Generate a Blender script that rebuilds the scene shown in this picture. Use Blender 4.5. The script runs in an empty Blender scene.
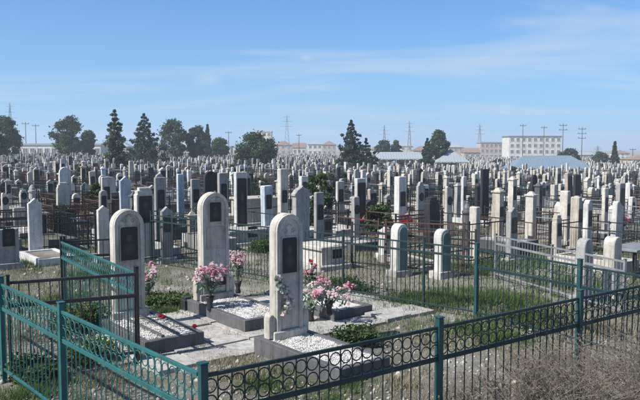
import bpy, math, random
import numpy as np
from math import sin, cos, pi, radians, sqrt, tanh, atan2
from mathutils import Vector, Matrix

random.seed(11)
rng = np.random.default_rng(11)
scn = bpy.context.scene
COL = scn.collection

# ------------------------------------------------------------------ camera, sky, sun, exposure
CAM_H, FPX, HORIZON = 3.1, 690.0, 148.0
KF = FPX / 560.0
PITCH = math.atan((200.0 - HORIZON) / FPX)
cam_data = bpy.data.cameras.new('camera')
cam = bpy.data.objects.new('camera', cam_data)
COL.objects.link(cam)
cam_data.sensor_width = 36.0
cam_data.lens = FPX / 640.0 * 36.0
cam_data.clip_start = 0.05
cam_data.clip_end = 8000.0
cam.location = (0, 0, CAM_H)
cam.rotation_euler = (pi / 2 - PITCH, 0, 0)
scn.camera = cam

SUN_DIR = Vector((-0.84, -0.50, 0.0)).normalized()
SUN_EL = radians(46)
SUN_VEC = Vector((SUN_DIR.x * cos(SUN_EL), SUN_DIR.y * cos(SUN_EL), sin(SUN_EL)))

world = bpy.data.worlds.new('World')
scn.world = world
world.use_nodes = True
wn, wl = world.node_tree.nodes, world.node_tree.links
wn.clear()
w_out = wn.new('ShaderNodeOutputWorld')
w_bg = wn.new('ShaderNodeBackground')
w_bg.inputs['Strength'].default_value = 0.072
sky = wn.new('ShaderNodeTexSky')
sky.sky_type = 'NISHITA'
sky.sun_disc = False
sky.sun_elevation = SUN_EL
sky.sun_rotation = atan2(SUN_DIR.x, SUN_DIR.y)
sky.air_density = 1.0
sky.dust_density = 0.3
sky.ozone_density = 2.2
sky.altitude = 0
# thin cirrus on a plane high above, drawn by direction over the whole sky
tc = wn.new('ShaderNodeTexCoord')
sep = wn.new('ShaderNodeSeparateXYZ')
wl.new(tc.outputs['Generated'], sep.inputs[0])


def wmath(op, a, b=None, c=None, clamp=False):
    n = wn.new('ShaderNodeMath')
    n.operation = op
    n.use_clamp = clamp
    for i, v in enumerate((a, b, c)):
        if v is None:
            continue
        if isinstance(v, (int, float)):
            n.inputs[i].default_value = v
        else:
            wl.new(v, n.inputs[i])
    return n.outputs[0]


zc = wmath('ADD', wmath('MAXIMUM', sep.outputs['Z'], 0.0), 0.10)
cu = wmath('DIVIDE', sep.outputs['X'], zc)
cv = wmath('DIVIDE', sep.outputs['Y'], zc)
comb = wn.new('ShaderNodeCombineXYZ')
wl.new(cu, comb.inputs[0])
wl.new(cv, comb.inputs[1])
mapc = wn.new('ShaderNodeMapping')
mapc.inputs['Location'].default_value = (3.4, 1.3, 0.0)
mapc.inputs['Rotation'].default_value = (0, 0, 0.30)
mapc.inputs['Scale'].default_value = (0.30, 0.62, 1.0)
wl.new(comb.outputs[0], mapc.inputs[0])
cn = wn.new('ShaderNodeTexNoise')
cn.inputs['Scale'].default_value = 1.15
cn.inputs['Detail'].default_value = 9.0
cn.inputs['Roughness'].default_value = 0.58
cn.inputs['Distortion'].default_value = 0.7
wl.new(mapc.outputs[0], cn.inputs['Vector'])
cr = wn.new('ShaderNodeMapRange')
cr.inputs['From Min'].default_value = 0.50
cr.inputs['From Max'].default_value = 0.80
cr.inputs['To Max'].default_value = 0.85
wl.new(cn.outputs['Fac'], cr.inputs['Value'])
w_mix = wn.new('ShaderNodeMix')
w_mix.data_type = 'RGBA'
w_mix.inputs['B'].default_value = (7.2, 7.5, 8.0, 1)
# three small cumulus puffs, at their own directions
PUFFS = [((210, 78), 0.030), ((306, 57), 0.016), ((505, 107), 0.018)]
pn = wn.new('ShaderNodeTexNoise')
pn.inputs['Scale'].default_value = 22.0
pn.inputs['Detail'].default_value = 6.0
wl.new(tc.outputs['Generated'], pn.inputs['Vector'])
puff = cr.outputs[0]
for (ppx, ppy), prad in PUFFS:
    pu, pv = (ppx - 320.0) / FPX, (200.0 - ppy) / FPX
    pd = Vector((pu, cos(PITCH) + pv * sin(PITCH), -sin(PITCH) + pv * cos(PITCH))).normalized()
    sb = wn.new('ShaderNodeVectorMath')
    sb.operation = 'SUBTRACT'
    wl.new(tc.outputs['Generated'], sb.inputs[0])
    sb.inputs[1].default_value = pd
    ml = wn.new('ShaderNodeVectorMath')
    ml.operation = 'MULTIPLY'
    wl.new(sb.outputs[0], ml.inputs[0])
    ml.inputs[1].default_value = (1.0, 1.0, 1.9)
    ln_ = wn.new('ShaderNodeVectorMath')
    ln_.operation = 'LENGTH'
    wl.new(ml.outputs[0], ln_.inputs[0])
    q = wmath('SUBTRACT', 1.0, wmath('DIVIDE', ln_.outputs['Value'], prad))
    q = wmath('ADD', q, wmath('MULTIPLY', wmath('SUBTRACT', pn.outputs['Fac'], 0.5), 1.6))
    q = wmath('MULTIPLY', wmath('MULTIPLY', q, 0.6, None, True), 0.75)
    puff = wmath('MAXIMUM', puff, q)
wl.new(puff, w_mix.inputs['Factor'])
air = wmath('POWER', wmath('SUBTRACT', 1.0, wmath('MAXIMUM', sep.outputs['Z'], 0.0), None, True), 7.0)
a_mix = wn.new('ShaderNodeMix')
a_mix.data_type = 'RGBA'
a_mix.inputs['B'].default_value = (3.2, 5.9, 9.4, 1)
wl.new(wmath('MULTIPLY', air, 0.85), a_mix.inputs['Factor'])
t_mix = wn.new('ShaderNodeMix')
t_mix.data_type = 'RGBA'
t_mix.blend_type = 'MULTIPLY'
t_mix.inputs['Factor'].default_value = 1.0
t_mix.inputs['B'].default_value = (0.50, 0.91, 1.36, 1)
wl.new(sky.outputs[0], t_mix.inputs['A'])
wl.new(t_mix.outputs['Result'], a_mix.inputs['A'])
wl.new(a_mix.outputs['Result'], w_mix.inputs['A'])
wl.new(w_mix.outputs['Result'], w_bg.inputs['Color'])
wl.new(w_bg.outputs[0], w_out.inputs['Surface'])

sun_data = bpy.data.lights.new('sun', 'SUN')
sun_data.energy = 4.9
sun_data.angle = radians(0.53)
sun_data.color = (1.0, 0.955, 0.89)
sun = bpy.data.objects.new('sun', sun_data)
COL.objects.link(sun)
sun.rotation_euler = SUN_VEC.to_track_quat('Z', 'Y').to_euler()
sun.location = (0, 0, 60)

vs = scn.view_settings
vs.view_transform = 'Standard'
vs.look = 'None'
vs.exposure = 0.50
vs.gamma = 1.0
vs.use_curve_mapping = False
scn.cycles.use_denoising = True
scn.cycles.max_bounces = 5
scn.cycles.diffuse_bounces = 3
scn.cycles.glossy_bounces = 2
scn.cycles.transmission_bounces = 3
scn.cycles.volume_bounces = 1
scn.cycles.sample_clamp_indirect = 6.0


# ------------------------------------------------------------------ terrain height and pixel helpers
def sstep(a, b, x):
    t = min(1.0, max(0.0, (x - a) / (b - a)))
    return t * t * (3 - 2 * t)


def gbase(x, y):
    y = y / KF
    z = -0.018 * 120 * tanh(x / 120.0) * sstep(12, 45, y)
    z -= 0.0095 * 100 * tanh(max(0.0, y - 26) / 100.0)
    return z


def gz(x, y):
    n = 0.030 * sin(x * 0.9 + 1.3) * cos(y * 0.7) + 0.018 * sin(x * 2.3 + y * 1.9) + 0.012 * sin(4.1 * x - 3.3 * y)
    n += 0.05 * sin(x * 0.21 + 0.4) * sin(y * 0.17)
    return gbase(x, y) + n * sstep(1.0, 4.0, abs(y) + abs(x))


def ray(px, py):
    u, v = (px - 320.0) / FPX, (200.0 - py) / FPX
    return Vector((u, cos(PITCH) + v * sin(PITCH), -sin(PITCH) + v * cos(PITCH)))


def W(px, py, z=None):
    """ground point (or point at height z) seen at a photo pixel"""
    d = ray(px, py)
    zt = 0.0 if z is None else z
    p = Vector((0, 0, 0))
    for _ in range(12):
        t = (zt - CAM_H) / d.z
        p = Vector((d.x * t, d.y * t, zt))
        if z is not None:
            break
        zt = gz(p.x, p.y)
    return p


def ztop(p, py):
    """height of a point above plan position p that shows at pixel row py"""
    v = (200.0 - py) / FPX
    k = (-sin(PITCH) + v * cos(PITCH)) / (cos(PITCH) + v * sin(PITCH))
    return CAM_H + k * p[1]


def at_dist(px, d):
    d = d * KF
    x = (px - 320.0) / FPX * d
    return Vector((x, d, gz(x, d)))


TH = radians(38.5)                                  # the graves' common bearing
DW = Vector((cos(TH), sin(TH), 0))                # along a grave's width
DF = Vector((sin(TH), -cos(TH), 0))               # from head to foot


# ------------------------------------------------------------------ materials
def ramp(nt, fac, stops):
    r = nt.nodes.new('ShaderNodeValToRGB')
    els = r.color_ramp.elements
    while len(els) < len(stops):
        els.new(0.5)
    for e, (p, c) in zip(els, stops):
        e.position = p
        e.color = (*c, 1)
    nt.links.new(fac, r.inputs[0])
    return r.outputs[0]


def noise(nt, scale, detail=5, rough=0.6, vec=None, dist=0.0):
    n = nt.nodes.new('ShaderNodeTexNoise')
    n.inputs['Scale'].default_value = scale
    n.inputs['Detail'].default_value = detail
    n.inputs['Roughness'].default_value = rough
    n.inputs['Distortion'].default_value = dist
    if vec is not None:
        nt.links.new(vec, n.inputs['Vector'])
    return n.outputs['Fac']


def mixc(nt, fac, a, b, mode='MIX'):
    m = nt.nodes.new('ShaderNodeMix')
    m.data_type = 'RGBA'
    m.blend_type = mode
    for s, v in (('Factor', fac), ('A', a), ('B', b)):
        if isinstance(v, (int, float)):
            m.inputs[s].default_value = v
        elif isinstance(v, tuple):
            m.inputs[s].default_value = (*v, 1)
        else:
            nt.links.new(v, m.inputs[s])
    return m.outputs['Result']


def new_mat(name, rough=0.85, spec=0.3, metal=0.0):
    m = bpy.data.materials.new(name)
    m.use_nodes = True
    nt = m.node_tree
    b = nt.nodes['Principled BSDF']
    b.inputs['Roughness'].default_value = rough
    b.inputs['Specular IOR Level'].default_value = spec
    b.inputs['Metallic'].default_value = metal
    g = nt.nodes.new('ShaderNodeNewGeometry')
    return m, nt, b, g.outputs['Position']


def bump(nt, b, h, strength=0.3, dist=0.01):
    n = nt.nodes.new('ShaderNodeBump')
    n.inputs['Strength'].default_value = strength
    n.inputs['Distance'].default_value = dist
    nt.links.new(h, n.inputs['Height'])
    nt.links.new(n.outputs[0], b.inputs['Normal'])


def sc(c, k):
    return tuple(min(1.0, v * k) for v in c)


def stone_mat(name, c, rough=0.88, grain=60.0, var=0.22):
    m, nt, b, pos = new_mat(name, rough, 0.25)
    c1 = ramp(nt, noise(nt, 0.9, 3, 0.6, pos), [(0.3, sc(c, 1 - var)), (0.7, sc(c, 1 + var * 0.7))])
    mot = ramp(nt, noise(nt, 9.0, 6, 0.65, pos), [(0.25, (0.66, 0.64, 0.6)), (0.55, (1, 1, 1)), (0.8, (1.08, 1.07, 1.05))])
    mp = nt.nodes.new('ShaderNodeMapping')
    mp.inputs['Scale'].default_value = (7.0, 7.0, 0.7)
    nt.links.new(pos, mp.inputs[0])
    strk = ramp(nt, noise(nt, 1.6, 5, 0.65, mp.outputs[0]), [(0.36, (0.52, 0.5, 0.47)), (0.54, (1, 1, 1))])
    gr = ramp(nt, noise(nt, grain, 2, 0.5, pos), [(0.3, (0.84, 0.83, 0.82)), (0.7, (1.1, 1.1, 1.1))])
    col = mixc(nt, 0.85, c1, mot, 'MULTIPLY')
    col = mixc(nt, 0.6, col, strk, 'MULTIPLY')
    col = mixc(nt, 0.7, col, gr, 'MULTIPLY')
    nt.links.new(col, b.inputs['Base Color'])
    bump(nt, b, noise(nt, grain * 0.6, 4, 0.6, pos), 0.35, 0.006)
    return m


def paint_mat(name, c, wear=(0.16, 0.07, 0.035), amount=0.35, rough=0.45):
    m, nt, b, pos = new_mat(name, rough, 0.45)
    base = ramp(nt, noise(nt, 5.0, 4, 0.6, pos), [(0.3, sc(c, 0.75)), (0.7, sc(c, 1.2))])
    f = ramp(nt, noise(nt, 17.0, 6, 0.7, pos), [(0.66 - amount * 0.3, (0, 0, 0)), (0.8 - amount * 0.2, (1, 1, 1))])
    nt.links.new(mixc(nt, f, base, wear), b.inputs['Base Color'])
    nt.links.new(ramp(nt, noise(nt, 25.0, 3, 0.6, pos), [(0.3, (rough - 0.1,) * 3), (0.7, (rough + 0.25,) * 3)]), b.inputs['Roughness'])
    return m


def leaf_mat(name, c, var=0.45, trans=0.25):
    m, nt, b, pos = new_mat(name, 0.7, 0.25)
    col = ramp(nt, noise(nt, 1.7, 5, 0.7, pos), [(0.25, sc(c, 1 - var)), (0.75, sc(c, 1 + var))])
    nt.links.new(col, b.inputs['Base Color'])
    tr = nt.nodes.new('ShaderNodeBsdfTranslucent')
    nt.links.new(col, tr.inputs[0])
    mx = nt.nodes.new('ShaderNodeMixShader')
    mx.inputs[0].default_value = trans
    nt.links.new(b.outputs[0], mx.inputs[1])
    nt.links.new(tr.outputs[0], mx.inputs[2])
    nt.links.new(mx.outputs[0], nt.nodes['Material Output'].inputs['Surface'])
    return m


M = {}
M['beige'] = stone_mat('limestone_beige', (0.565, 0.53, 0.465))
M['sand'] = stone_mat('limestone_sand', (0.485, 0.44, 0.37))
M['white'] = stone_mat('marble_white', (0.62, 0.61, 0.58), 0.7)
M['grey'] = stone_mat('stone_grey', (0.36, 0.355, 0.34))
M['pinkish'] = stone_mat('tuff_pinkish', (0.45, 0.36, 0.31))
M['bluewhite'] = stone_mat('painted_pale_blue', (0.50, 0.57, 0.63))
M['blue'] = stone_mat('painted_blue', (0.14, 0.30, 0.52))
M['teal_stone'] = stone_mat('stone_teal', (0.12, 0.185, 0.19), 0.5)
M['granite'] = stone_mat('granite_grey', (0.13, 0.13, 0.135), 0.5, 150, 0.15)
M['darkgranite'] = stone_mat('granite_dark', (0.045, 0.045, 0.05), 0.35, 150, 0.15)
M['concrete'] = stone_mat('concrete', (0.43, 0.415, 0.39), 0.92, 40, 0.2)
M['plaster'] = stone_mat('plaster_white', (0.68, 0.66, 0.61), 0.9, 30)
M['plaster_tan'] = stone_mat('plaster_tan', (0.50, 0.42, 0.33), 0.9, 30)
M['plaster_pink'] = stone_mat('plaster_pink', (0.52, 0.42, 0.38), 0.9, 30)
M['teal'] = paint_mat('paint_teal', (0.014, 0.105, 0.105), amount=0.32)
M['dkgreen'] = paint_mat('paint_dark_green', (0.008, 0.030, 0.032), amount=0.3)
M['postgreen'] = paint_mat('paint_post_green', (0.010, 0.062, 0.068), amount=0.3)
M['black'] = paint_mat('paint_black', (0.020, 0.020, 0.022), amount=0.3)
M['rust'] = paint_mat('iron_rusty', (0.075, 0.040, 0.030), (0.13, 0.07, 0.045), amount=0.6, rough=0.75)
M['steel'] = paint_mat('iron_grey', (0.20, 0.21, 0.22), amount=0.3, rough=0.55)
M['bluepaint'] = paint_mat('paint_blue', (0.05, 0.14, 0.26), amount=0.3)
M['roofblue'] = paint_mat('roof_sheet_blue', (0.16, 0.22, 0.27), (0.3, 0.33, 0.35), amount=0.25, rough=0.6)
M['roofgrey'] = paint_mat('roof_sheet_grey', (0.30, 0.34, 0.36), (0.3, 0.3, 0.3), amount=0.25, rough=0.6)
M['roofred'] = stone_mat('roof_tile_red', (0.29, 0.19, 0.155))
M['roofbrown'] = stone_mat('roof_brown', (0.30, 0.22, 0.17))
M['roofgreen'] = stone_mat('roof_grey_green', (0.20, 0.23, 0.21))
M['bark'] = stone_mat('bark', (0.12, 0.09, 0.065))
M['wood'] = stone_mat('pole_wood', (0.13, 0.11, 0.09))
M['glass'] = new_mat('window_dark', 0.15, 0.5)[0]
M['glass'].node_tree.nodes['Principled BSDF'].inputs['Base Color'].default_value = (0.13, 0.15, 0.17, 1)
M['leaf_dark'] = leaf_mat('foliage_dark', (0.050, 0.075, 0.034))
M['leaf_pine'] = leaf_mat('foliage_pine', (0.046, 0.066, 0.040))
M['leaf_grey'] = leaf_mat('foliage_grey', (0.10, 0.12, 0.08))
M['leaf_mid'] = leaf_mat('foliage_mid', (0.08, 0.12, 0.04))
M['grass'] = leaf_mat('grass_green', (0.075, 0.125, 0.035))
M['drygrass'] = leaf_mat('grass_dry', (0.30, 0.265, 0.18), 0.35)
M['twig'] = leaf_mat('dry_twigs', (0.185, 0.155, 0.125), 0.4, 0.1)
M['dryleaf'] = leaf_mat('dry_leaves', (0.16, 0.15, 0.095), 0.4)
M['pink'] = leaf_mat('petal_pink', (0.58, 0.26, 0.33), 0.25, 0.35)
M['palepink'] = leaf_mat('petal_pale_pink', (0.70, 0.53, 0.55), 0.15, 0.35)
M['red'] = leaf_mat('petal_red', (0.40, 0.02, 0.04), 0.35, 0.2)
M['cream'] = leaf_mat('petal_cream', (0.62, 0.63, 0.55), 0.15, 0.3)
M['yellow'] = leaf_mat('petal_yellow', (0.65, 0.50, 0.06), 0.2, 0.3)
M['palegreen'] = leaf_mat('leaf_pale_green', (0.16, 0.24, 0.15), 0.3)


def gravel_mat():
    m, nt, b, pos = new_mat('marble_chips', 0.85, 0.25)
    v = nt.nodes.new('ShaderNodeTexVoronoi')
    v.inputs['Scale'].default_value = 42.0
    nt.links.new(pos, v.inputs['Vector'])
    c = ramp(nt, v.outputs['Color'], [(0.1, (0.36, 0.34, 0.31)), (0.5, (0.66, 0.64, 0.60)), (0.9, (0.76, 0.75, 0.72))])
    c = mixc(nt, 0.7, c, ramp(nt, noise(nt, 3.5, 5, 0.7, pos), [(0.3, (0.6, 0.56, 0.5)), (0.55, (1, 1, 1))]), 'MULTIPLY')
    nt.links.new(c, b.inputs['Base Color'])
    bump(nt, b, v.outputs['Distance'], 0.8, 0.02)
    return m


M['chips'] = gravel_mat()


def plate_mat():
    """black polished plate with a soft etched bust (generic), in the plate's own coordinates"""
    m, nt, b, pos = new_mat('engraved_plate', 0.28, 0.4)
    tcn = nt.nodes.new('ShaderNodeTexCoord')
    sp = nt.nodes.new('ShaderNodeSeparateXYZ')
    nt.links.new(tcn.outputs['Generated'], sp.inputs[0])

    def mth(op, a, c=None):
        n = nt.nodes.new('ShaderNodeMath')
        n.operation = op
        n.use_clamp = op == 'SUBTRACT' and False
        for i, v in enumerate((a, c)):
            if v is None:
                continue
            if isinstance(v, (int, float)):
                n.inputs[i].default_value = v
            else:
                nt.links.new(v, n.inputs[i])
        return n.outputs[0]

    def blob(cx, cz, rx, rz):
        dx = mth('DIVIDE', mth('SUBTRACT', sp.outputs['X'], cx), rx)
        dz = mth('DIVIDE', mth('SUBTRACT', sp.outputs['Z'], cz), rz)
        return mth('MAXIMUM', mth('SUBTRACT', 1.0, mth('ADD', mth('MULTIPLY', dx, dx), mth('MULTIPLY', dz, dz))), 0.0)
    f = mth('MAXIMUM', mth('MULTIPLY', blob(0.5, 0.66, 0.2, 0.15), 0.8), mth('MULTIPLY', blob(0.5, 0.34, 0.4, 0.2), 0.55))
    f = mth('MULTIPLY', f, mth('ADD', noise(nt, 30, 3, 0.6, pos), 0.2))
    col = mixc(nt, f, (0.020, 0.020, 0.023), (0.11, 0.10, 0.10))
    nt.links.new(col, b.inputs['Base Color'])
    return m


M['plate'] = plate_mat()


def ground_mat():
    m, nt, b, pos = new_mat('dry_ground', 0.95, 0.15)
    big = noise(nt, 0.16, 6, 0.65, pos, 0.4)
    mid = noise(nt, 0.9, 7, 0.7, pos)
    fine = noise(nt, 11.0, 6, 0.75, pos)
    soil = ramp(nt, mid, [(0.28, (0.26, 0.23, 0.185)), (0.5, (0.42, 0.39, 0.335)), (0.72, (0.54, 0.515, 0.46))])
    gf = ramp(nt, big, [(0.44, (0, 0, 0)), (0.60, (0.8, 0.8, 0.8))])
    green = ramp(nt, fine, [(0.3, (0.05, 0.062, 0.025)), (0.7, (0.13, 0.135, 0.062))])
    col = mixc(nt, gf, soil, green)
    sp = ramp(nt, fine, [(0.25, (0.6, 0.58, 0.55)), (0.6, (1, 1, 1)), (0.8, (1.2, 1.2, 1.18))])
    col = mixc(nt, 0.75, col, sp, 'MULTIPLY')
    nt.links.new(col, b.inputs['Base Color'])
    bump(nt, b, noise(nt, 18.0, 9, 0.8, pos), 1.0, 0.07)
    return m


M['ground'] = ground_mat()


# ------------------------------------------------------------------ mesh builder
class MB:
    def __init__(self):
        self.v, self.f, self.m = [], [], []
        self.X = None

    def pt(self, p):
        self.v.append(tuple(self.X @ Vector(p)) if self.X is not None else tuple(p))
        return len(self.v) - 1

    def face(self, idx, mi=0):
        self.f.append(tuple(idx))
        self.m.append(mi)

    def box(self, c, s, mi=0, bev=0.0, top=1.0):
        """box centred at c, size s; top scales the upper face; bev chamfers the upper edges"""
        x, y, z = c
        a, b_, h = s[0] / 2, s[1] / 2, s[2] / 2
        lv = [(a, b_, -h), (a, b_, h - bev), (a * top - bev, b_ * top - bev, h)] if bev else [(a, b_, -h), (a * top, b_ * top, h)]
        rings = []
        for (ra, rb, rz) in lv:
            rings.append([self.pt((x + sx * ra, y + sy * rb, z + rz)) for sx, sy in ((-1, -1), (1, -1), (1, 1), (-1, 1))])
        self.face(rings[0][::-1], mi)
        self.face(rings[-1], mi)
        for q in range(len(rings) - 1):
            for i in range(4):
                j = (i + 1) % 4
                self.face((rings[q][i], rings[q][j], rings[q + 1][j], rings[q + 1][i]), mi)
        return self

    def prism(self, prof, y0, y1, bev=0.0, mi=0):
        """outline (x, z), counter-clockwise from the front; front at y0 < back y1"""
        cx = sum(p[0] for p in prof) / len(prof)
        xs = [p[0] for p in prof]
        zs = [p[1] for p in prof]
        wd, ht = max(xs) - min(xs), max(zs) - min(zs)
        cx, cz = (max(xs) + min(xs)) / 2, (max(zs) + min(zs)) / 2

        def ring(y, k):
            kx, kz = 1 - 2 * k / wd, 1 - 2 * k / ht
            return [self.pt((cx + (p[0] - cx) * kx, y, cz + (p[1] - cz) * kz)) for p in prof]
        rs = [ring(y0, bev), ring(y0 + bev, 0), ring(y1 - bev, 0), ring(y1, bev)] if bev else [ring(y0, 0), ring(y1, 0)]
        n = len(prof)
        self.face(rs[0], mi)
        self.face(rs[-1][::-1], mi)
        for a, b_ in zip(rs, rs[1:]):
            for i in range(n):
                j = (i + 1) % n
                self.face((a[i], b_[i], b_[j], a[j]), mi)
        return self

    def band(self, po, pi_, y0, y1, mi=0):
        """open strip between an outer and an inner outline (same count), extruded"""
        n = len(po)
        A = [self.pt((p[0], y0, p[1])) for p in po]
        B = [self.pt((p[0], y0, p[1])) for p in pi_]
        C_ = [self.pt((p[0], y1, p[1])) for p in po]
        D = [self.pt((p[0], y1, p[1])) for p in pi_]
        for i in range(n - 1):
            j = i + 1
            self.face((A[i], A[j], B[j], B[i]), mi)
            self.face((A[i], C_[i], C_[j], A[j]), mi)
            self.face((B[j], D[j], D[i], B[i]), mi)
        self.face((A[0], B[0], D[0], C_[0]), mi)
        self.face((A[-1], C_[-1], D[-1], B[-1]), mi)
        return self

    def tube(self, pts, r, n=6, mi=0, cap=True):
        pts = [Vector(p) for p in pts]
        rs = r if isinstance(r, (list, tuple)) else [r] * len(pts)
        rings = []
        up = Vector((0.13, 0.21, 0.97))
        for i, p in enumerate(pts):
            d = (pts[min(i + 1, len(pts) - 1)] - pts[max(i - 1, 0)])
            if d.length < 1e-9:
                d = Vector((0, 0, 1))
            d.normalize()
            a = d.cross(up)
            if a.length < 1e-3:
                a = d.cross(Vector((1, 0, 0)))
            a.normalize()
            b_ = d.cross(a)
            rings.append([self.pt(p + (a * cos(2 * pi * k / n + pi / 4) + b_ * sin(2 * pi * k / n + pi / 4)) * rs[i]) for k in range(n)])
        for q in range(len(rings) - 1):
            for k in range(n):
                j = (k + 1) % n
                self.face((rings[q][k], rings[q][j], rings[q + 1][j], rings[q + 1][k]), mi)
        if cap:
            self.face(rings[0][::-1], mi)
            self.face(rings[-1], mi)
        return self

    def lathe(self, prof, c=(0, 0, 0), n=12, mi=0):
        rings = [[self.pt((c[0] + r * cos(2 * pi * k / n), c[1] + r * sin(2 * pi * k / n), c[2] + z)) for k in range(n)] for r, z in prof]
        for a, b_ in zip(rings, rings[1:]):
            for k in range(n):
                j = (k + 1) % n
                self.face((a[k], a[j], b_[j], b_[k]), mi)
        self.face(rings[0][::-1], mi)
        self.face(rings[-1], mi)
        return self

    def torus(self, c, R, r, n=14, k=5, mi=0):
        """ring standing in the local XZ plane"""
        base = len(self.v)
        for i in range(n):
            a = 2 * pi * i / n
            for j in range(k):
                t = 2 * pi * j / k
                self.pt((c[0] + (R + r * cos(t)) * cos(a), c[1] + r * sin(t), c[2] + (R + r * cos(t)) * sin(a)))
        for i in range(n):
            for j in range(k):
                i2, j2 = (i + 1) % n, (j + 1) % k
                self.face((base + i * k + j, base + i * k + j2, base + i2 * k + j2, base + i2 * k + j), mi)
        return self

    def mesh(self, name, mats, smooth=False):
        me = bpy.data.meshes.new(name)
        me.from_pydata(self.v, [], self.f)
        for m in mats if isinstance(mats, (list, tuple)) else [mats]:
            me.materials.append(M[m] if isinstance(m, str) else m)
        if any(self.m):
            me.polygons.foreach_set('material_index', self.m)
        if smooth:
            me.polygons.foreach_set('use_smooth', [True] * len(self.f))
        me.update()
        return me


def link(name, me, parent=None, loc=(0, 0, 0), rz=0.0, mat=None):
    o = bpy.data.objects.new(name, me)
    COL.objects.link(o)
    if parent is not None:
        o.parent = parent
    o.location = loc
    o.rotation_euler = (0, 0, rz)
    if mat is not None:
        o.material_slots[0].link = 'OBJECT'
        o.material_slots[0].material = M[mat]
    return o


def thing(name, label, cat, loc=(0, 0, 0), rz=0.0, group=None, scale=None):
    o = bpy.data.objects.new(name, None)
    COL.objects.link(o)
    o.empty_display_size = 0.2
    o.location = loc
    o.rotation_euler = (0, 0, rz)
    if scale is not None:
        o.scale = scale
    tag(o, label, cat, group)
    return o


def tag(o, label, cat, group=None):
    o['label'] = label
    o['category'] = cat
    if group:
        o['group'] = group
    return o


def quads_mesh(name, P, U, V, mats, mi=None):
    """numpy: quads centred at P spanned by half vectors U, V"""
    n = len(P)
    co = np.empty((n, 4, 3))
    co[:, 0] = P - U - V
    co[:, 1] = P + U - V
    co[:, 2] = P + U + V
    co[:, 3] = P - U + V
    return raw_mesh(name, co.reshape(-1, 3), np.arange(n * 4).reshape(n, 4), mats, mi)


def raw_mesh(name, co, faces, mats, mi=None):
    me = bpy.data.meshes.new(name)
    k = faces.shape[1]
    me.vertices.add(len(co))
    me.vertices.foreach_set('co', np.asarray(co, dtype=np.float32).ravel())
    me.loops.add(faces.size)
    me.loops.foreach_set('vertex_index', faces.astype(np.int32).ravel())
    me.polygons.add(len(faces))
    me.polygons.foreach_set('loop_start', (np.arange(len(faces)) * k).astype(np.int32))
    for m in mats:
        me.materials.append(M[m])
    if mi is not None:
        me.polygons.foreach_set('material_index', mi.astype(np.int32))
    me.update(calc_edges=True)
    return me


def rand_dirs(n):
    d = rng.normal(size=(n, 3))
    return d / np.linalg.norm(d, axis=1)[:, None]


# ------------------------------------------------------------------ ground
def build_ground():
    radii = [0.0] + list(np.geomspace(0.6, 1650.0, 180))
    nseg = 240
    co = [(0, 0, gz(0, 0))]
    for r in radii[1:]:
        for k in range(nseg):
            a = 2 * pi * k / nseg
            x, y = r * cos(a), r * sin(a)
            co.append((x, y, gz(x, y)))
    faces = []
    for q in range(1, len(radii) - 1):
        b0, b1 = 1 + (q - 1) * nseg, 1 + q * nseg
        for k in range(nseg):
            j = (k + 1) % nseg
            faces.append((b0 + k, b1 + k, b1 + j, b0 + j))
    for k in range(nseg):
        faces.append((0, 1 + k, 1 + (k + 1) % nseg))
    me = bpy.data.meshes.new('ground')
    me.from_pydata(co, [], faces)
    me.materials.append(M['ground'])
    me.polygons.foreach_set('use_smooth', [True] * len(faces))
    me.update()
    o = link('ground', me)
    o['kind'] = 'structure'


build_ground()


# ------------------------------------------------------------------ gravestone outlines
def p_arch(w, h, n=9, rise=None):
    r = w / 2 if rise is None else rise
    p = [(-w / 2, 0), (w / 2, 0)]
    for i in range(n + 1):
        a = pi * i / n
        p.append((w / 2 * cos(a), h - r + r * sin(a)))
    return p


def p_gable(w, h):
    return [(-w / 2, 0), (w / 2, 0), (w / 2, h - w * 0.38), (w * 0.40, h - w * 0.34), (0, h), (-w * 0.40, h - w * 0.34), (-w / 2, h - w * 0.38)]


def p_flat(w, h):
    return [(-w / 2, 0), (w / 2, 0), (w / 2, h - 0.03), (w / 2 - 0.03, h), (-w / 2 + 0.03, h), (-w / 2, h - 0.03)]


def p_ogee(w, h):
    half = [(w / 2, 0), (w / 2, h - w * 0.62), (w * 0.58, h - w * 0.58), (w * 0.58, h - w * 0.48), (w * 0.50, h - w * 0.40), (w * 0.38, h - w * 0.26), (w * 0.2, h - w * 0.16), (w * 0.08, h - w * 0.09), (0, h)]
    return [(-w / 2, 0)] + half + [(-x, z) for x, z in half[-2:0:-1]]


def p_shoulder(w, h):
    s = w * 0.2
    pts = [(-w / 2, 0), (w / 2, 0), (w / 2, h - w * 0.42), (w / 2 - s, h - w * 0.36)]
    r = w / 2 - s
    for i in range(8):
        a = pi * i / 7
        pts.append((r * cos(a), h - r + r * sin(a) * 1.0))
    return pts + [(-w / 2 + s, h - w * 0.36), (-w / 2, h - w * 0.42)]


def p_slant(w, h):
    return [(-w / 2, 0), (w / 2, 0), (w / 2, h - w * 0.36), (w * 0.30, h - w * 0.31), (w * 0.06, h - w * 0.15), (-w * 0.2, h - 0.03), (-w * 0.36, h), (-w / 2, h - 0.05)]


PROF = dict(arch=p_arch, gable=p_gable, flat=p_flat, ogee=p_ogee, shoulder=p_shoulder, slant=p_slant)
SHAPE_WORD = dict(arch='round-topped', gable='pointed', flat='square-topped', ogee='onion-topped', shoulder='shouldered', slant='slant-topped', pillar='square pillar', cornice='corniced', column='round column', twin='double-arched', stepped='step-topped')
MAT_WORD = dict(beige='beige limestone', sand='sandy limestone', white='white marble', grey='grey stone', pinkish='pinkish tuff', bluewhite='pale blue painted', blue='blue painted', darkgranite='black granite', granite='grey granite')
_cache = {}


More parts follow.
